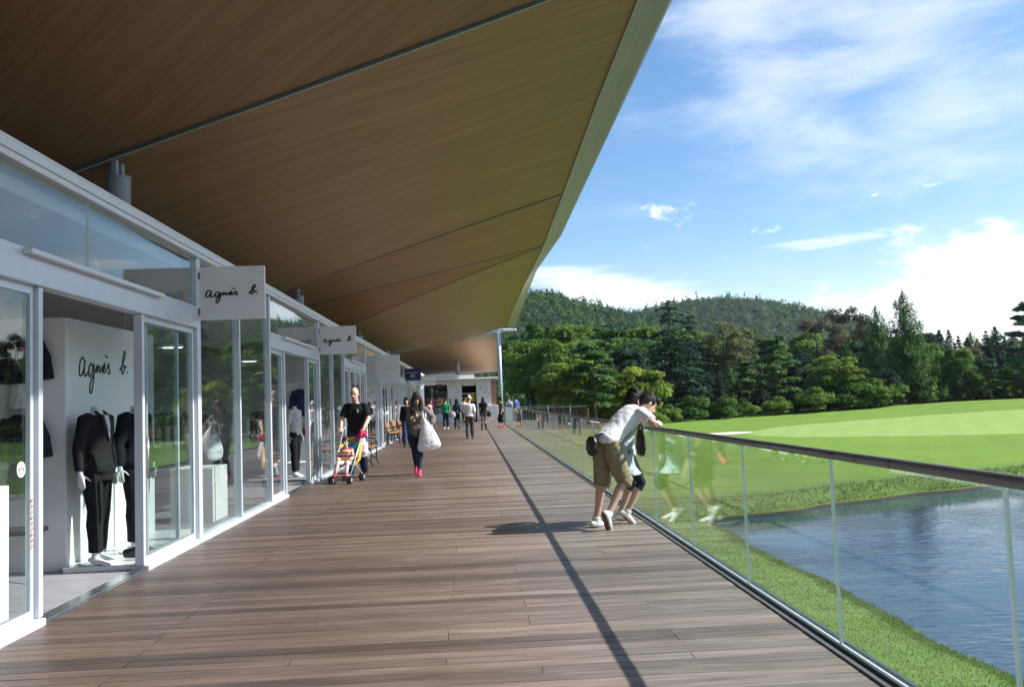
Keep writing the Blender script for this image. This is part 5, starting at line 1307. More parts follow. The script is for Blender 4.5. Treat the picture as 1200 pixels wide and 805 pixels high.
mb = MB(); mb.tube([(-.10, -.0, .58), (-.09, .03, .72), (-.04, .03, .72), (-.05, 0, .58)], .012, 8); mb.build('handle', WHITE, t, smooth=True)
mb = MB()
for i in range(4): mb.box((-.09 + i * .05, -.135, .27 + .01 * (i % 2)), (.02, .012, .018))
mb.box((.05, -.12, .13), (.02, .012, .04)); mb.build('lettering', INK_GREY, t)

def simple(label, x, y, h, H, fem, top, bottom, hairm, shoe, top_t=(-.10, .955), sleeves=.8, legs=1.93, long=0.0, stride=.12, arms=None, sk=SK, flare=0.0, sock=None, head=(4, 0), loose=.012):
    f = Fig(H, fem, pelvis=(0, 0, .945), pitch=(0, 4), head=head, arms=arms or {'R': ('fk', (.14, -.15, -1), (.03, .25, -1)), 'L': ('fk', (-.14, .12, -1), (-.03, .35, -1))},
            legs={'R': ('ik', (.09, stride, .09), (0, 1, 0)), 'L': ('ik', (-.09, -stride, .10), (0, 1, 0), (0, 1, -.2))})
    t = person(label, x, y, h, f, [sk, EYE, LIP, BROW], .011)
    garment(f, t, 'top', top, .013, top_t, .016, sleeves, loose_arm=.015, wr=.006, wl=.1, flare=flare)
    garment(f, t, 'trousers' if legs > 1.4 else 'shorts', bottom, .013, (-.17, .08), .013, None, legs, loose_leg=loose, wr=.006, wl=.1)
    shoes(f, t, shoe, 'shoe', .010, .011, sock)
    if hairm: hair_cap(f, t, hairm, long, 1.03, True, .011)
    return t, f
simple('person in black top and blue jeans walking behind the long-haired woman', -2.22, 29.6, 176, 1.62, True, BLK, JEANS, HAIR, SHOE_B, sleeves=1.8, long=.1)
simple('person in a sleeveless pinkish top with brown hair near the end shop', -2.25, 46.5, 120, 1.60, True, cloth('dusty_pink', (.45, .30, .26)), cloth('tan_trousers', (.22, .15, .10)), HAIR_B, SHOE_B, sleeves=.35, long=.08)
t, f = simple('man in bright green t-shirt and dark jeans walking away', -1.40, 47.1, 2, 1.64, False, cloth('green_jersey', (.0, .33, .16)), DENIM, HAIR, SHOE_W)
mb = MB(); c, Rm = f.ring(.6, 0, 0); mb.box(c + Rm @ Vector((-.02, -.137, .02)), (.05, .012, .16)); mb.box(c + Rm @ Vector((.04, -.137, -.02)), (.03, .012, .10)); mb.build('shirt_print', YEL, t)
simple('woman in dark denim jacket and black leggings walking away from us', -.78, 46.4, 4, 1.58, True, cloth('navy_denim', (.03, .04, .07), .3, 30), BLK, HAIR, SHOE_B, top_t=(-.12, .955), sleeves=1.6, long=.16, flare=.1)
t = thing('handbag', 'pale grey handbag carried by the woman in the dark denim jacket', 'bag', (-1.02, 46.25, .68))
mb = MB(); mb.tube([(0, 0, 0), (0, 0, .1), (0, 0, .22)], [(.15, .06), (.19, .08), (.15, .06)], 14, side=(1, 0, 0), dome=True); mb.build('bag_body', cloth('pale_grey_canvas', (.50, .52, .52)), t, smooth=True)
mb = MB(); mb.tube([(-.10, 0, .24), (0, 0, .38), (.10, 0, .24)], .012, 6); mb.build('handle', cloth('pale_grey_canvas', (.50, .52, .52)), t, smooth=True)
t, f = simple('elderly man in white shirt, grey trousers and white hat walking away', -.08, 34.1, 4, 1.60, False, WTEE, cloth('grey_trousers', (.075, .075, .09)), plain('hair_grey', (.25, .24, .23), .6), SHOE_B, top_t=(-.02, .955), sleeves=1.0, stride=.16)
mb = MB(); h = lambda x, y, z: f.hc + f.Rh @ Vector((x, y, z)) * f.hs
mb.tube([h(0, -.01, .04), h(0, -.01, .10), h(0, -.01, .14)], [.098, .09, .06], 16, dome=True); mb.tube([h(0, 0, .042), h(0, 0, .052)], [.135, .13], 18); mb.build('hat', cloth('white_cotton', (.72, .72, .70)), t, smooth=True)
t = thing('carrier_bag', 'white and green carrier bag in the hand of the elderly man', 'bag', (-.42, 34.15, .50))
mb = MB(); mb.tube([(0, 0, 0), (0, 0, .1), (0, 0, .22), (.03, 0, .30)], [(.10, .04), (.13, .06), (.10, .05), (.03, .02)], 14, side=(1, 0, 0), dome=True); link_mesh('bag_body', fuse(mb, 'bag_body', striped('green_white_plastic', [(.72, .75, .72), (.30, .55, .42), (.72, .75, .72)], .34), .012, 2, .006, .08), t)
t, f = simple('woman in black top, short grey shorts and tall black boots', .61, 43.4, 8, 1.62, True, BLK, cloth('grey_denim', (.10, .12, .16)), HAIR_B, SHOE_B, top_t=(-.02, .955), sleeves=.7, legs=.36, long=.22, stride=.05, sock=.62, loose=.05, sk=SK2)
t = thing('handbag', 'black handbag hanging by the woman in tall boots', 'bag', (.90, 43.38, .72))
mb = MB(); mb.tube([(0, 0, 0), (0, 0, .1), (0, 0, .2)], [(.09, .06), (.12, .08), (.08, .05)], 14, side=(1, 0, 0), dome=True); mb.build('bag_body', BAGB, t, smooth=True)
mb = MB(); mb.tube([(-.06, 0, .2), (-.05, 0, .5), (.02, 0, .5), (.06, 0, .2)], .009, 6); mb.build('handle', BAGB, t, smooth=True)
t, f = simple('woman in patterned grey top, black capris and red shoes by the far railing', 1.62, 46.2, 240, 1.56, True, cloth('grey_pattern', (.20, .20, .18), .8, 26), BLK, HAIR, plain('red_shoe', (.62, .03, .07), .4), sleeves=.9, legs=1.45, stride=.06, long=.05)
mb = MB(); mb.tube([f.hc + f.Rh @ Vector((0, 0, .05)), f.hc + f.Rh @ Vector((0, 0, .13))], [.105, .08], 16, dome=True); mb.tube([f.hc + f.Rh @ Vector((0, 0, .05)), f.hc + f.Rh @ Vector((0, 0, .06))], [.15, .145], 18); mb.build('hat', BLK, t, smooth=True)
simple('person in white t-shirt and dark trousers half hidden behind the elderly man', -.42, 52.3, 0, 1.62, False, WTEE, BLK, HAIR, SHOE_B)
simple('person in blue and white shirt standing beyond the far end of the railing', 2.62, 58.9, 20, 1.62, False, striped('blue_white_shirt', [(.10, .18, .48), (.68, .70, .74)], .46), JEANS, HAIR_B, SHOE_W)
simple('person in plain blue shirt beyond the far railing, farther right', 3.15, 59.6, 330, 1.60, False, cloth('royal_blue', (.07, .14, .42)), cloth('stone_trousers', (.45, .44, .40)), HAIR, SHOE_W)

# ---------------------------------------------------------------- benches with their backs to the glass
def bench(label, x, y, rz=0.0):
    t = thing('bench', label, 'bench', (x, y, 0), rz, 'benches against the shopfronts')
    ln = 1.35
    for sy in (-1, 1):
        e = MB(); yy_ = sy * (ln / 2 - .06)
        e.tube([(.24, yy_, 0), (.20, yy_, .10), (.21, yy_, .28), (.20, yy_, .40)], [.017, .015, .015, .018], 8)
        e.tube([(-.26, yy_, 0), (-.20, yy_, .14), (-.18, yy_, .38), (-.24, yy_, .62), (-.32, yy_, .86)], [.017, .015, .018, .015, .012], 8)
        e.tube([(-.18, yy_, .385), (.20, yy_, .40)], .016, 8); e.tube([(-.20, yy_, .14), (0, yy_, .22), (.20, yy_, .10)], .012, 8)
        e.tube([(.20, yy_, .40), (.23, yy_, .52), (.16, yy_, .62), (-.05, yy_, .63), (-.235, yy_, .61)], [.012, .012, .016, .016, .012], 8)
        e.tube([(.23, yy_, .0), (.29, yy_, .0)], .016, 8); e.build('cast_iron_end', IRON, t, smooth=True)
    s_ = MB()
    for i in range(5): s_.box((-.15 + i * .082, 0, .425 + .004 * (i - 2) ** 2 * .5), (.066, ln, .026), 0, bev=.005)
    s_.build('seat', BENCHW, t)
    s_ = MB(); Rb = Matrix.Rotation(R_(-16), 3, 'Y')
    for i in range(4): s_.box((-.215 - .029 * i, 0, .53 + i * .092), (.024, ln, .070), 0, rot=Rb, bev=.005)
    s_.build('backrest', BENCHW, t)
    return t
bench('nearest slatted bench with cast iron ends just behind the pushchair man', -2.68, 21.7)
bench('second slatted bench from the camera, against the glass past the pushchair man', -2.84, 31.9)
bench('third slatted bench from the camera, against the glass', -2.80, 34.0)
bench('farthest slatted bench, beside the person in black', -2.78, 36.4)
# ---------------------------------------------------------------- trees
def leaf_mat(name, stops, trans=.45, rough=.6):
    m, nt, out = mat_new(name)
    at = N(nt, 'ShaderNodeAttribute', attribute_name='tint'); oi = nt.nodes.new('ShaderNodeObjectInfo')
    f = math_(nt, 'ADD', math_(nt, 'MULTIPLY', at.outputs['Fac'], .8), math_(nt, 'MULTIPLY', oi.outputs['Random'], .2))
    c = ramp(nt, f, stops).outputs[0]
    d = nt.nodes.new('ShaderNodeBsdfPrincipled'); d.inputs['Roughness'].default_value = rough; d.inputs['Specular IOR Level'].default_value = .10; L(nt, c, d.inputs['Base Color'])
    t = nt.nodes.new('ShaderNodeBsdfTranslucent'); L(nt, c, t.inputs['Color'])
    mx = N(nt, 'ShaderNodeMixShader', Fac=trans); L(nt, d.outputs[0], mx.inputs[1]); L(nt, t.outputs[0], mx.inputs[2]); L(nt, mx.outputs[0], out.inputs['Surface'])
    return m
G = leaf_mat
LM = {
 'mid': G('leaf_mid', [(0, (0.046, 0.097, 0.018)), (.5, (0.104, 0.199, 0.037)), (1, (0.198, 0.307, 0.062))]),
 'light': G('leaf_light', [(0, (0.073, 0.134, 0.023)), (.5, (0.166, 0.265, 0.044)), (1, (0.312, 0.399, 0.072))]),
 'yellow': G('leaf_yellowgreen', [(0, (0.073, 0.122, 0.023)), (.45, (0.177, 0.265, 0.040)), (.85, (0.394, 0.440, 0.064)), (1, (0.561, 0.491, 0.091))]),
 'brown': G('leaf_brown', [(0, (0.063, 0.057, 0.037)), (.5, (0.124, 0.118, 0.069)), (1, (0.209, 0.199, 0.109))], .3),
 'olive': G('leaf_olive', [(0, (0.071, 0.086, 0.032)), (.5, (0.146, 0.174, 0.066)), (1, (0.249, 0.265, 0.109))], .3),
 'fir': G('needle_dark', [(0, (0.010, 0.029, 0.016)), (.5, (0.023, 0.060, 0.031)), (1, (0.055, 0.111, 0.052))], .12),
 'fir2': G('needle_blue', [(0, (0.013, 0.030, 0.017)), (.5, (0.028, 0.064, 0.034)), (1, (0.061, 0.112, 0.057))], .12),
 'larch': G('needle_soft', [(0, (0.042, 0.086, 0.023)), (.5, (0.096, 0.179, 0.044)), (1, (0.187, 0.286, 0.072))], .3),
 'pine': G('needle_pine', [(0, (0.034, 0.074, 0.023)), (.5, (0.075, 0.158, 0.044)), (1, (0.166, 0.277, 0.077))], .18),
 'orange': G('leaf_orange', [(0, (0.187, 0.155, 0.026)), (.5, (0.540, 0.265, 0.037)), (1, (0.600, 0.327, 0.055))]),
}
BARK = plain('bark', (.060, .045, .034), .9, 0, .3, 6, .5, 30); BARK_R = plain('pine_bark', (.15, .085, .055), .9, 0, .3, 6, .5, 30); BARK_P = plain('pale_bark', (.16, .15, .13), .9, 0, .25, 6, .4, 30)
def unit(v): return v / np.maximum(1e-9, np.linalg.norm(v, axis=-1, keepdims=True))
def cards(C, Nn, size, rng, asp=.62):
    r = rng.normal(size=C.shape); a = unit(np.cross(Nn, r)); b = np.cross(Nn, a)
    s_ = size[:, None]
    bend = Nn * s_ * .18
    return np.stack([C + a * s_, C + b * s_ * asp - bend, C - a * s_, C - b * s_ * asp - bend], 1)
def crown_clumps(rng, clumps, nleaf, size, up=.55, squash=.72, fill=.45):
    Cs, Ns, T = [], [], []
    for (c, r, tn) in clumps:
        n = int(nleaf * r * r); u = unit(rng.normal(size=(n, 3)))
        u[:, 2] = np.where(u[:, 2] < -.35, -u[:, 2], u[:, 2])
        rad = r * (fill + (1 - fill) * rng.random(n) ** .5) * (1 + .22 * rng.normal(size=n) * .6)
        p_ = np.array(c) + u * rad[:, None] * np.array([1, 1, squash])
        Cs.append(p_); Ns.append(unit(u * .6 + np.array([0, 0, up]) + rng.normal(size=(n, 3)) * .38)); T.append(np.clip(tn + rng.normal(size=n) * .13, 0, 1))
    C = np.concatenate(Cs); Nn = np.concatenate(Ns); T = np.concatenate(T)
    return cards(C, Nn, size * (.6 + .8 * rng.random(len(C))), rng), T
PROTO = {}
def finish(key, quads, T, lm, trunk, bark, w=None):
    crown = quad_mesh('crown_' + key, quads, lm, attr=T)
    PROTO[key] = (crown, trunk.mesh('trunk_' + key, bark, True), w)
def broad(key, H, R, base, K, lm, seed, nleaf=330, size=.17, top=.5, bark=BARK, r0=.16, cl=(.28, .46), squash=.72, sparse=1.0):
    rng = np.random.default_rng(seed); clumps = []; hc = (H + base) / 2; hz = (H - base) / 2
    for i in range(K):
        th = rng.random() * 6.283; v = rng.uniform(-.85, 1.0); q = math.sqrt(max(.05, 1 - v * v * .86)) * (.45 + .55 * rng.random() ** .5)
        if v < 0: q *= 1 + .25 * v * (1 - top)
        r = R * rng.uniform(*cl) * (1.1 - .25 * max(v, 0))
        c = (R * .82 * q * math.cos(th) * rng.uniform(.8, 1.15), R * .82 * q * math.sin(th) * rng.uniform(.8, 1.15), hc + hz * .84 * v)
        clumps.append((c, r, float(np.clip(.42 + .20 * rng.normal(), .05, .95))))
    qd, T = crown_clumps(rng, clumps, nleaf * sparse, size, squash=squash)
    tr = MB(); lean = rng.normal(size=2) * .25
    mid = Vector((lean[0], lean[1], base + (H - base) * .35))
    tr.tube([(0, 0, -.4), (lean[0] * .3, lean[1] * .3, base * .6), mid, (lean[0] * 1.6, lean[1] * 1.6, H * .86)], [r0 * 1.25, r0, r0 * .62, r0 * .12], 9)
    for (c, r, _) in clumps[:16]:
        s0 = Vector((0, 0, base * .8)).lerp(mid, rng.random()); e = Vector(c)
        tr.tube([s0, s0.lerp(e, .5) + Vector((0, 0, -.15)), e], [r0 * .42, r0 * .24, r0 * .06], 6)
    finish(key, qd, T, lm, tr, bark)
def fir(key, H, R, base, lm, seed, tiers=22, per=9, dens=46, size=.16, droop=.22, shape=.9, bark=BARK, flat=.10, r0=.17, tipup=0.0, gap=0.0):
    rng = np.random.default_rng(seed); Cs, Ns, T = [], [], []; tr = MB()
    tr.tube([(0, 0, -.4), (0, 0, H * .4), (.05, 0, H * .97)], [r0 * 1.3, r0 * .75, r0 * .10], 9)
    for k in range(tiers):
        f = k / (tiers - 1); z = base + (H - base) * f ** .93
        if rng.random() < gap: continue
        ln0 = R * (1 - f) ** shape + .18
        nb = max(4, int(per * (.5 + .5 * (1 - f))))
        for j in range(nb):
            th = 6.283 * (j / nb) + rng.random() * 1.2 + k * 1.3; ln = ln0 * rng.uniform(.66, 1.14)
            d = np.array([math.cos(th), math.sin(th), 0.0]); sd = np.array([-d[1], d[0], 0.0]); n = int(dens * ln * (.35 + ln * .35)) + 8
            u = rng.random(n) ** .7; wd = ln * .28 * (1 - u) * (.35 + u * 1.6)
            p_ = d * (u * ln)[:, None] + sd * (rng.normal(size=n) * wd * .75)[:, None]
            zz = z - droop * ln * u ** 1.4 + tipup * ln * np.maximum(u - .6, 0) + rng.normal(size=n) * flat - .05 * ln * np.abs(rng.normal(size=n))
            p_[:, 2] = zz; Cs.append(p_); Ns.append(unit(np.array([0, 0, .9]) + d * .45 + rng.normal(size=(n, 3)) * .42))
            T.append(np.clip(.35 + .25 * u + .16 * rng.normal() + .14 * rng.normal(size=n), 0, 1))
            if ln > .8 and j % 2 == 0: tr.tube([(0, 0, z), tuple(d * ln * .7 + np.array([0, 0, z - droop * ln * .45]))], [r0 * .22, r0 * .05], 5)
    C = np.concatenate(Cs); Nn = np.concatenate(Ns)
    finish(key, cards(C, Nn, size * (.6 + .8 * rng.random(len(C))), rng, .45), np.concatenate(T), lm, tr, bark)
def pine(key, H, R, base, lm, seed, K=15, bark=BARK_R, r0=.17):
    rng = np.random.default_rng(seed); clumps = []; tr = MB()
    bend = rng.normal(size=2) * .45
    ax = lambda f: Vector((bend[0] * math.sin(f * 3), bend[1] * math.sin(f * 2.4), H * .95 * f))
    tr.tube([Vector((0, 0, -.4)), ax(.25), ax(.5), ax(.75), ax(1)], [r0 * 1.25, r0, r0 * .8, r0 * .5, r0 * .12], 9)
    for i in range(K):
        f = base / H + (1 - base / H) * (i + .5) / K; th = i * 2.4 + rng.random(); ln = R * (1.05 - .75 * f ** 1.6) * rng.uniform(.55, 1.05)
        s0 = ax(f); e = s0 + Vector((math.cos(th) * ln, math.sin(th) * ln, .12 * ln + .1))
        tr.tube([s0, s0.lerp(e, .55) + Vector((0, 0, -.1)), e], [r0 * .38, r0 * .22, r0 * .06], 6)
        tn = float(np.clip(.45 + .2 * rng.normal(), 0, 1))
        for q in (.55, .85, 1.1): clumps.append((tuple(s0.lerp(e, q) + Vector((rng.normal() * .25, rng.normal() * .25, .1))), .55 + .34 * ln * .6 * rng.uniform(.8, 1.2), tn))
    for q in range(3): clumps.append((tuple(ax(.96) + Vector((rng.normal() * .3, rng.normal() * .3, .1 * q))), .7, .5))
    qd, T = crown_clumps(rng, clumps, 520, .15, up=.9, squash=.34, fill=.2)
    finish(key, qd, T, lm, tr, bark)
broad('round', 9, 3.9, 1.6, 30, LM['mid'], 1); broad('tall', 12, 3.5, 2.0, 34, LM['mid'], 2); broad('pale', 9.5, 3.7, 1.4, 30, LM['light'], 3)
broad('yellow', 6.5, 3.3, 1.5, 24, LM['yellow'], 4, cl=(.26, .40), squash=.5); broad('dark', 10, 3.6, 1.5, 30, LM['fir2'], 12)
broad('brown', 13, 4.0, 3.2, 40, LM['brown'], 5, nleaf=230, size=.14, cl=(.18, .34), bark=BARK, sparse=.85); broad('olive', 12, 3.8, 2.6, 36, LM['olive'], 6, nleaf=220, size=.14, cl=(.18, .34), bark=BARK_P, sparse=.85)
broad('orange', 4.2, 1.9, 1.0, 16, LM['orange'], 7, nleaf=420, size=.14)
broad('bush', 2.0, 1.5, .1, 14, LM['light'], 8, nleaf=520, size=.12, r0=.05, cl=(.34, .52)); broad('dark_bush', 2.2, 1.7, .1, 14, LM['mid'], 9, nleaf=480, size=.13, r0=.05, cl=(.34, .52))
fir('fir', 13, 3.9, .9, LM['fir'], 10, tiers=20, per=8, dens=40, droop=.26, shape=.80, flat=.07, gap=.08); fir('spruce', 10, 3.0, .6, LM['fir2'], 11, tiers=19, per=9, droop=.16, shape=.85)
fir('larch', 13, 3.5, 1.3, LM['larch'], 13, tiers=32, per=9, dens=38, size=.145, droop=.05, shape=.62, flat=.22, tipup=.35)
fir('cedar', 9.5, 1.9, .5, LM['fir'], 14, tiers=24, per=8, droop=.2, shape=.75)
pine('pine', 10, 3.3, 2.4, LM['pine'], 15, 17); pine('pine_b', 9, 3.0, 1.6, LM['pine'], 16, 15)
KIND = {'round': 'broadleaf_tree', 'tall': 'broadleaf_tree', 'pale': 'broadleaf_tree', 'yellow': 'broadleaf_tree', 'dark': 'broadleaf_tree', 'brown': 'sparse_tree', 'olive': 'sparse_tree', 'orange': 'broadleaf_tree', 'bush': 'bush', 'dark_bush': 'bush', 'fir': 'fir_tree', 'spruce': 'spruce_tree', 'larch': 'larch_tree', 'cedar': 'cedar_tree', 'pine': 'pine_tree', 'pine_b': 'pine_tree'}
HT = {'round': 9, 'tall': 12, 'pale': 9.5, 'yellow': 6.5, 'dark': 10, 'brown': 13, 'olive': 12, 'orange': 4.2, 'bush': 2, 'dark_bush': 2.2, 'fir': 13, 'spruce': 10, 'larch': 13, 'cedar': 9.5, 'pine': 10, 'pine_b': 9}
rt = random.Random(21)
def ground(x, y): return float(land(np.array([x]), np.array([y]))[0])
def tree(key, x, y, h, label, group=None, wide=1.0):
    z = ground(x, y) - .05; s_ = h / HT[key]
    t = thing(KIND[key], label, 'bush' if 'bush' in key else 'tree', (x, y, z), rt.uniform(0, 6.28), group); t.scale = (s_ * wide, s_ * wide, s_)
    link_mesh('crown', PROTO[key][0], t); link_mesh('trunk', PROTO[key][1], t)
    return t
def tpx(key, q, y, top, label, group=None, wide=1.0, hor=None):
    """q = x/y direction from the walk, top = height the crown reaches above the deck"""
    x = q * y; tree(key, x, y, top - ground(x, y), label, group, wide)
tp = lambda y, px, yt: 1.47 + (469 - .037 * (px - 545) - yt) / 1000 * y
KEY = [
 ('fir', .238, 84, 787, 343, 'tall dark fir rising highest left of the golf green', 1.45), ('fir', .262, 92, 812, 362, 'dark fir just right of and behind the tallest fir', 1.2),
 ('olive', .303, 98, 852, 372, 'thin olive-brown tree between the tall fir and the pine', .9), ('olive', .335, 104, 880, 380, 'thin pale olive tree directly left of the pine with a bare trunk', .75),
 ('spruce', .295, 80, 845, 432, 'low bluish spruce in front of the thin olive tree', 1.05), ('pine', .368, 82, 915, 388, 'tiered pine with a bare straight trunk left of the pale golf green', .9),
 ('spruce', .345, 86, 893, 425, 'bluish spruce left of the tiered pine', .8),
 ('brown', .418, 106, 963, 364, 'sparse purplish-brown tree right of the tiered pine', 1.0), ('brown', .452, 108, 997, 350, 'taller sparse purplish-brown tree next to the tall larch', .9),
 ('yellow', .440, 83, 985, 412, 'broad tree with a yellow-green top in front of the brownish trees', 1.0), ('larch', .524, 86, 1065, 338, 'tallest feathery larch, standing alone-topped behind the golf green', 1.0),
 ('larch', .490, 92, 1033, 356, 'feathery larch left of the tallest larch', .9), ('pale', .556, 94, 1098, 398, 'pale broadleaf tree right of the tallest larch', .9), ('dark', .500, 83, 1045, 430, 'dark broadleaf tree low in front of the larches', .9),
 ('orange', .587, 88, 1128, 432, 'small tree turning orange right of the larches', 1.0), ('yellow', .569, 87, 1110, 447, 'small yellow-green tree beside the orange one', .8),
 ('pine_b', .683, 87, 1205, 345, 'dark pine cut by the right edge of the view', .8), ('yellow', .196, 62, 757, 425, 'bright yellow-green broadleaf tree directly behind the leaning couple', .95),
 ('pine', .149, 60, 703, 405, 'green pine with reddish trunk left of the couple', .95), ('pine_b', .135, 70, 676, 395, 'second pine, left of and behind the reddish-trunked one', .9),
 ('yellow', .122, 63, 660, 417, 'broad tree with an orange-yellow top left of the pines', 1.0), ('pale', .072, 92, 612, 398, 'pale broadleaf tree just right of the far slender column', .9), ('round', .100, 74, 640, 425, 'rounded green tree beyond the far railing', .9),
 ('tall', .088, 98, 632, 372, 'tall broadleaf tree behind the pale one by the column', 1.0), ('pale', .105, 88, 662, 380, 'tall pale broadleaf tree behind the orange-topped tree', .9), ('pine', .16, 78, 716, 378, 'tall pine in the second row left of the tall fir', .9),
 ('dark', .185, 74, 738, 405, 'dark broadleaf tree left of the tall fir', .9), ('dark', .613, 97, 1150, 415, 'dark broadleaf tree right of the orange tree', 1.0), ('cedar', .640, 100, 1178, 402, 'dark narrow conifer near the right edge', 1.2),
 ('pale', .60, 104, 1140, 404, 'pale leafy tree behind the orange one', .9), ('round', .665, 92, 1200, 420, 'rounded dark green tree at the right edge below the pine', 1.0)]
for key, q, y, px, yt, lab, wd in KEY: tpx(key, q, y, tp(y, px, yt), lab, None, wd)
for q, y, key, h in ((.362, 80.5, 'bush', 1.6), (.41, 80.5, 'bush', 2.2), (.33, 79.5, 'bush', 1.3), (.30, 78, 'dark_bush', 1.8), (.265, 78, 'dark_bush', 2.0), (.235, 76.5, 'bush', 1.5), (.455, 81.5, 'dark_bush', 2.4), (.475, 82, 'bush', 2.6), (.425, 83, 'dark_bush', 2.2), (.54, 84.5, 'dark_bush', 2.0), (.56, 86, 'bush', 1.8), (.60, 92, 'dark_bush', 2.6), (.63, 94, 'dark_bush', 2.4), (.66, 95, 'bush', 2.2), (.20, 70, 'dark_bush', 1.9), (.17, 62, 'bush', 1.5), (.50, 84, 'dark_bush', 2.2), (.385, 82.5, 'dark_bush', 2.3), (.215, 66, 'bush', 1.4)):
    tree(key, q * y, y, h, 'low leafy bush at the foot of the wood behind the golf course', 'bushes along the edge of the wood', rt.uniform(.9, 1.2))
for i in range(13):
    q = .555 + i * .0115; y = 122 + rt.uniform(-4, 6); tpx('cedar' if i % 3 else 'spruce', q, y, tp(y, 545 + q * 990, 386 + rt.uniform(-7, 9)), 'dark conifer in the level row on the skyline at the right', 'row of dark conifers at the right', rt.uniform(.9, 1.4))
# the wood behind, row upon row
for y0, n, tops in ((74, 12, (418, 440)), (88, 16, (402, 425)), (100, 20, (392, 412)), (114, 22, (388, 405)), (130, 24, (384, 398))):
    for i in range(n):
        q = (.05 if y0 > 90 else .10) + (.65 if y0 > 90 else .54) * (i + rt.uniform(.1, .9)) / n; y = y0 + rt.uniform(-4, 4)
        if y0 < 90 and q > .30: y = max(y, 86)
        if y0 < 96 and (.19 < q < .30 or .48 < q < .57 or .34 < q < .40): continue
        if q < .22 and y0 > 95: tops_ = (tops[0] - 12, tops[1] - 8)
        else: tops_ = tops
        key = rt.choice(['round', 'tall', 'pale', 'dark', 'olive', 'pine', 'spruce', 'fir', 'tall', 'larch', 'pale'] if q < .45 else ['dark', 'tall', 'spruce', 'larch', 'brown', 'cedar', 'round', 'pine'])
        conif = key in ('pine', 'spruce', 'fir', 'larch', 'cedar')
        tpx(key, q, y, tp(y, 545 + q * 990, rt.uniform(*tops_)), 'conifer standing among the trees of the wood behind the golf course' if conif else 'leafy tree standing in the wood behind the golf course', 'conifers in the wood' if conif else 'leafy trees in the wood', rt.uniform(.85, 1.15))
for i in range(15):
    y = -6 + i * 6.2; x = 84 + rt.uniform(-4, 8) + .1 * abs(y - 30)
    key = rt.choice(['round', 'tall', 'pale', 'dark', 'pine', 'larch']); tree(key, x, y, rt.uniform(8, 12), 'tree on the far side of the course, seen mirrored in the shop glass', 'trees across the course mirrored in the glass')

# far hills: woods that read as one mass
def far_wood():
    rng = np.random.default_rng(5); Q, T = [], []
    def scatter(n, xf, yr, sz, k):
        for i in range(n):
            y = rng.uniform(*yr); x = xf(y)
            z = ground(x, y)
            h = rng.uniform(5.0, 9.5) * sz * (1.45 if rng.random() < .06 else 1); r = h * rng.uniform(.40, .58); m_ = int(k * rng.uniform(.8, 1.2)); con = rng.random() < .28
            tn = float(np.clip(rng.normal(.30 if con else .56, .15), 0, 1)); u = unit(rng.normal(size=(m_, 3))); u[:, 2] = np.abs(u[:, 2]) * 1.3 - .5
            if con:
                f = rng.random(m_) ** .6; th = rng.random(m_) * 6.283; rr_ = r * .62 * f
                p_ = np.stack([np.cos(th) * rr_, np.sin(th) * rr_, h * 1.15 * (1 - f) + h * .05], 1)
            else:
                lob = 1 + .25 * np.sin(u[:, 0] * 5 + i) * np.sin(u[:, 1] * 5 + 2 * i)
                p_ = u * (r * lob * rng.uniform(.8, 1.05, m_))[:, None] * np.array([1, 1, .95]) + np.array([0, 0, h * .42])
            p_ = p_ + np.array([x, y, z]); s_ = np.full(m_, .62 * sz * (y / 420) ** .5) * rng.uniform(.6, 1.3, m_)
            Q.append(cards(p_, unit(u * .8 + np.array([0, 0, .5]) + rng.normal(size=(m_, 3)) * .25), s_, rng, .7)); T.append(np.clip(tn + .05 * rng.normal(size=m_), 0, 1))
    scatter(900, lambda y: y * rng.uniform(-.02, .52), (150, 270), .85, 110)
    scatter(3000, lambda y: y * rng.uniform(-.03, .46), (270, 500), .80, 75)
    scatter(2600, lambda y: y * rng.uniform(.12, .50), (580, 780), .95, 55)
    return np.concatenate(Q), np.concatenate(T)
Q, T = far_wood()
HILL = G('hill_leaves', [(0, (.018, .052, .022)), (.35, (.040, .095, .028)), (.6, (.082, .155, .038)), (1, (.160, .215, .060))], .2)
o = link_mesh('hill_woods', quad_mesh('hill_woods', Q, HILL, attr=T)); tag(o, 'unbroken mixed woods covering the far hills', 'woods', kind='stuff')

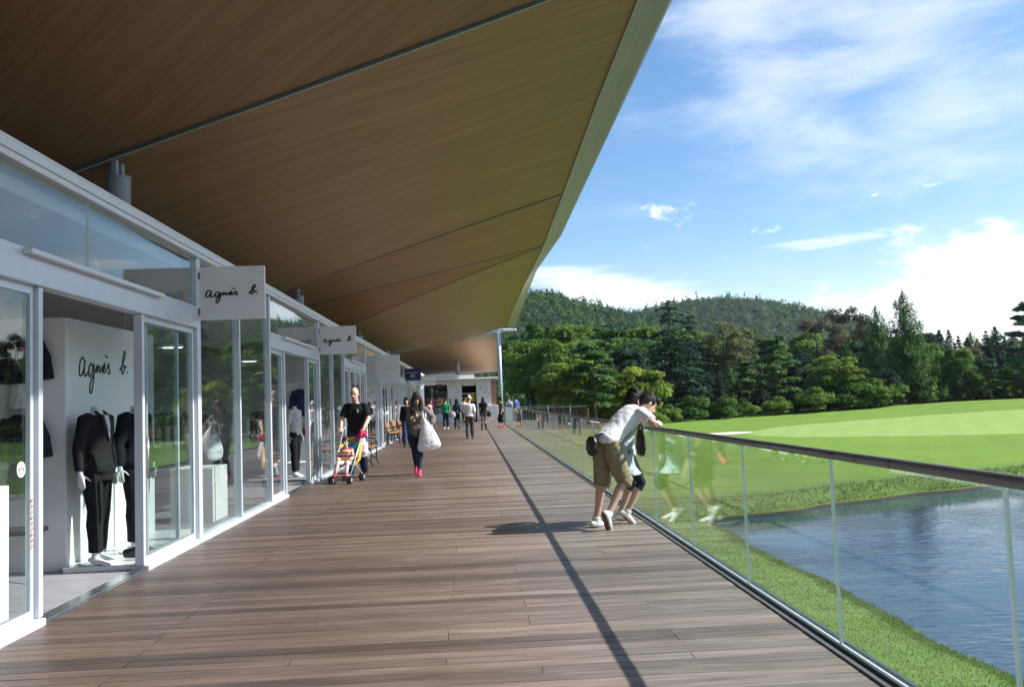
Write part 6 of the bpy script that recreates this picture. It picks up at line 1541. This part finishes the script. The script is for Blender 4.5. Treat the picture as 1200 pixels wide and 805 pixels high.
# grass blades along the banks
def blades(n, fx, h, name, label, seed, lm):
    rng = np.random.default_rng(seed); x, y = fx(rng, n); z = land(x, y); ok = z > -2.24; x, y, z = x[ok], y[ok], z[ok]; n = len(x)
    hh = h * (.5 + rng.random(n)); th = rng.random(n) * 6.283; w_ = .006 + .006 * rng.random(n) * (y / 14) ; ln = rng.normal(size=(n, 2)) * .35 * hh[:, None]
    a = np.stack([np.cos(th) * w_, np.sin(th) * w_, 0 * x], 1); c = np.stack([x, y, z - .01], 1)
    tip = c + np.stack([ln[:, 0], ln[:, 1], hh], 1)
    o = link_mesh(name, quad_mesh(name, np.stack([c - a, c + a, tip], 1), lm, attr=np.clip(.5 + .22 * rng.normal(size=n), 0, 1))); tag(o, label, 'grass', kind='stuff')
GL = G('grass_blade', [(0, (.095, .165, .030)), (.5, (.150, .245, .046)), (1, (.22, .30, .08))], .3)
blades(75000, lambda r, n: (2.2 + 4.9 * r.random(n), 5.0 + 22 * r.random(n) ** 1.5), .032, 'bank_grass', 'short rough grass on the near bank below the deck', 1, GL)
def edge_near(r, n):
    y = 7 + 17.5 * r.random(n); return xb(y) - np.abs(r.normal(size=n)) * .22 - .06, y
blades(16000, edge_near, .05, 'waterside_grass', 'longer grass fringing the near edge of the pond', 2, GL)
def edge_far(r, n):
    x = 6.5 + 26 * r.random(n); return x, yb(x) + np.abs(r.normal(size=n)) * .35 + .02
blades(9000, edge_far, .09, 'rough_grass', 'rough darker grass along the far edge of the pond', 3, G('rough_blade', [(0, (.085, .135, .032)), (.5, (.155, .225, .060)), (1, (.28, .29, .13))], .3))

# the air: light even haze round the whole place
m, nt, out = mat_new('haze_air')
pv = nt.nodes.new('ShaderNodeVolumePrincipled'); pv.inputs['Color'].default_value = (.80, .88, 1.0, 1); pv.inputs['Density'].default_value = .00010; pv.inputs['Anisotropy'].default_value = .2
L(nt, pv.outputs[0], out.inputs['Volume'])
hz = MB(); hz.bb(-915, 1415, -315, 3215, -5.5, 125); o = hz.build('haze', m); tag(o, kind='stuff'); o.display_type = 'WIRE'
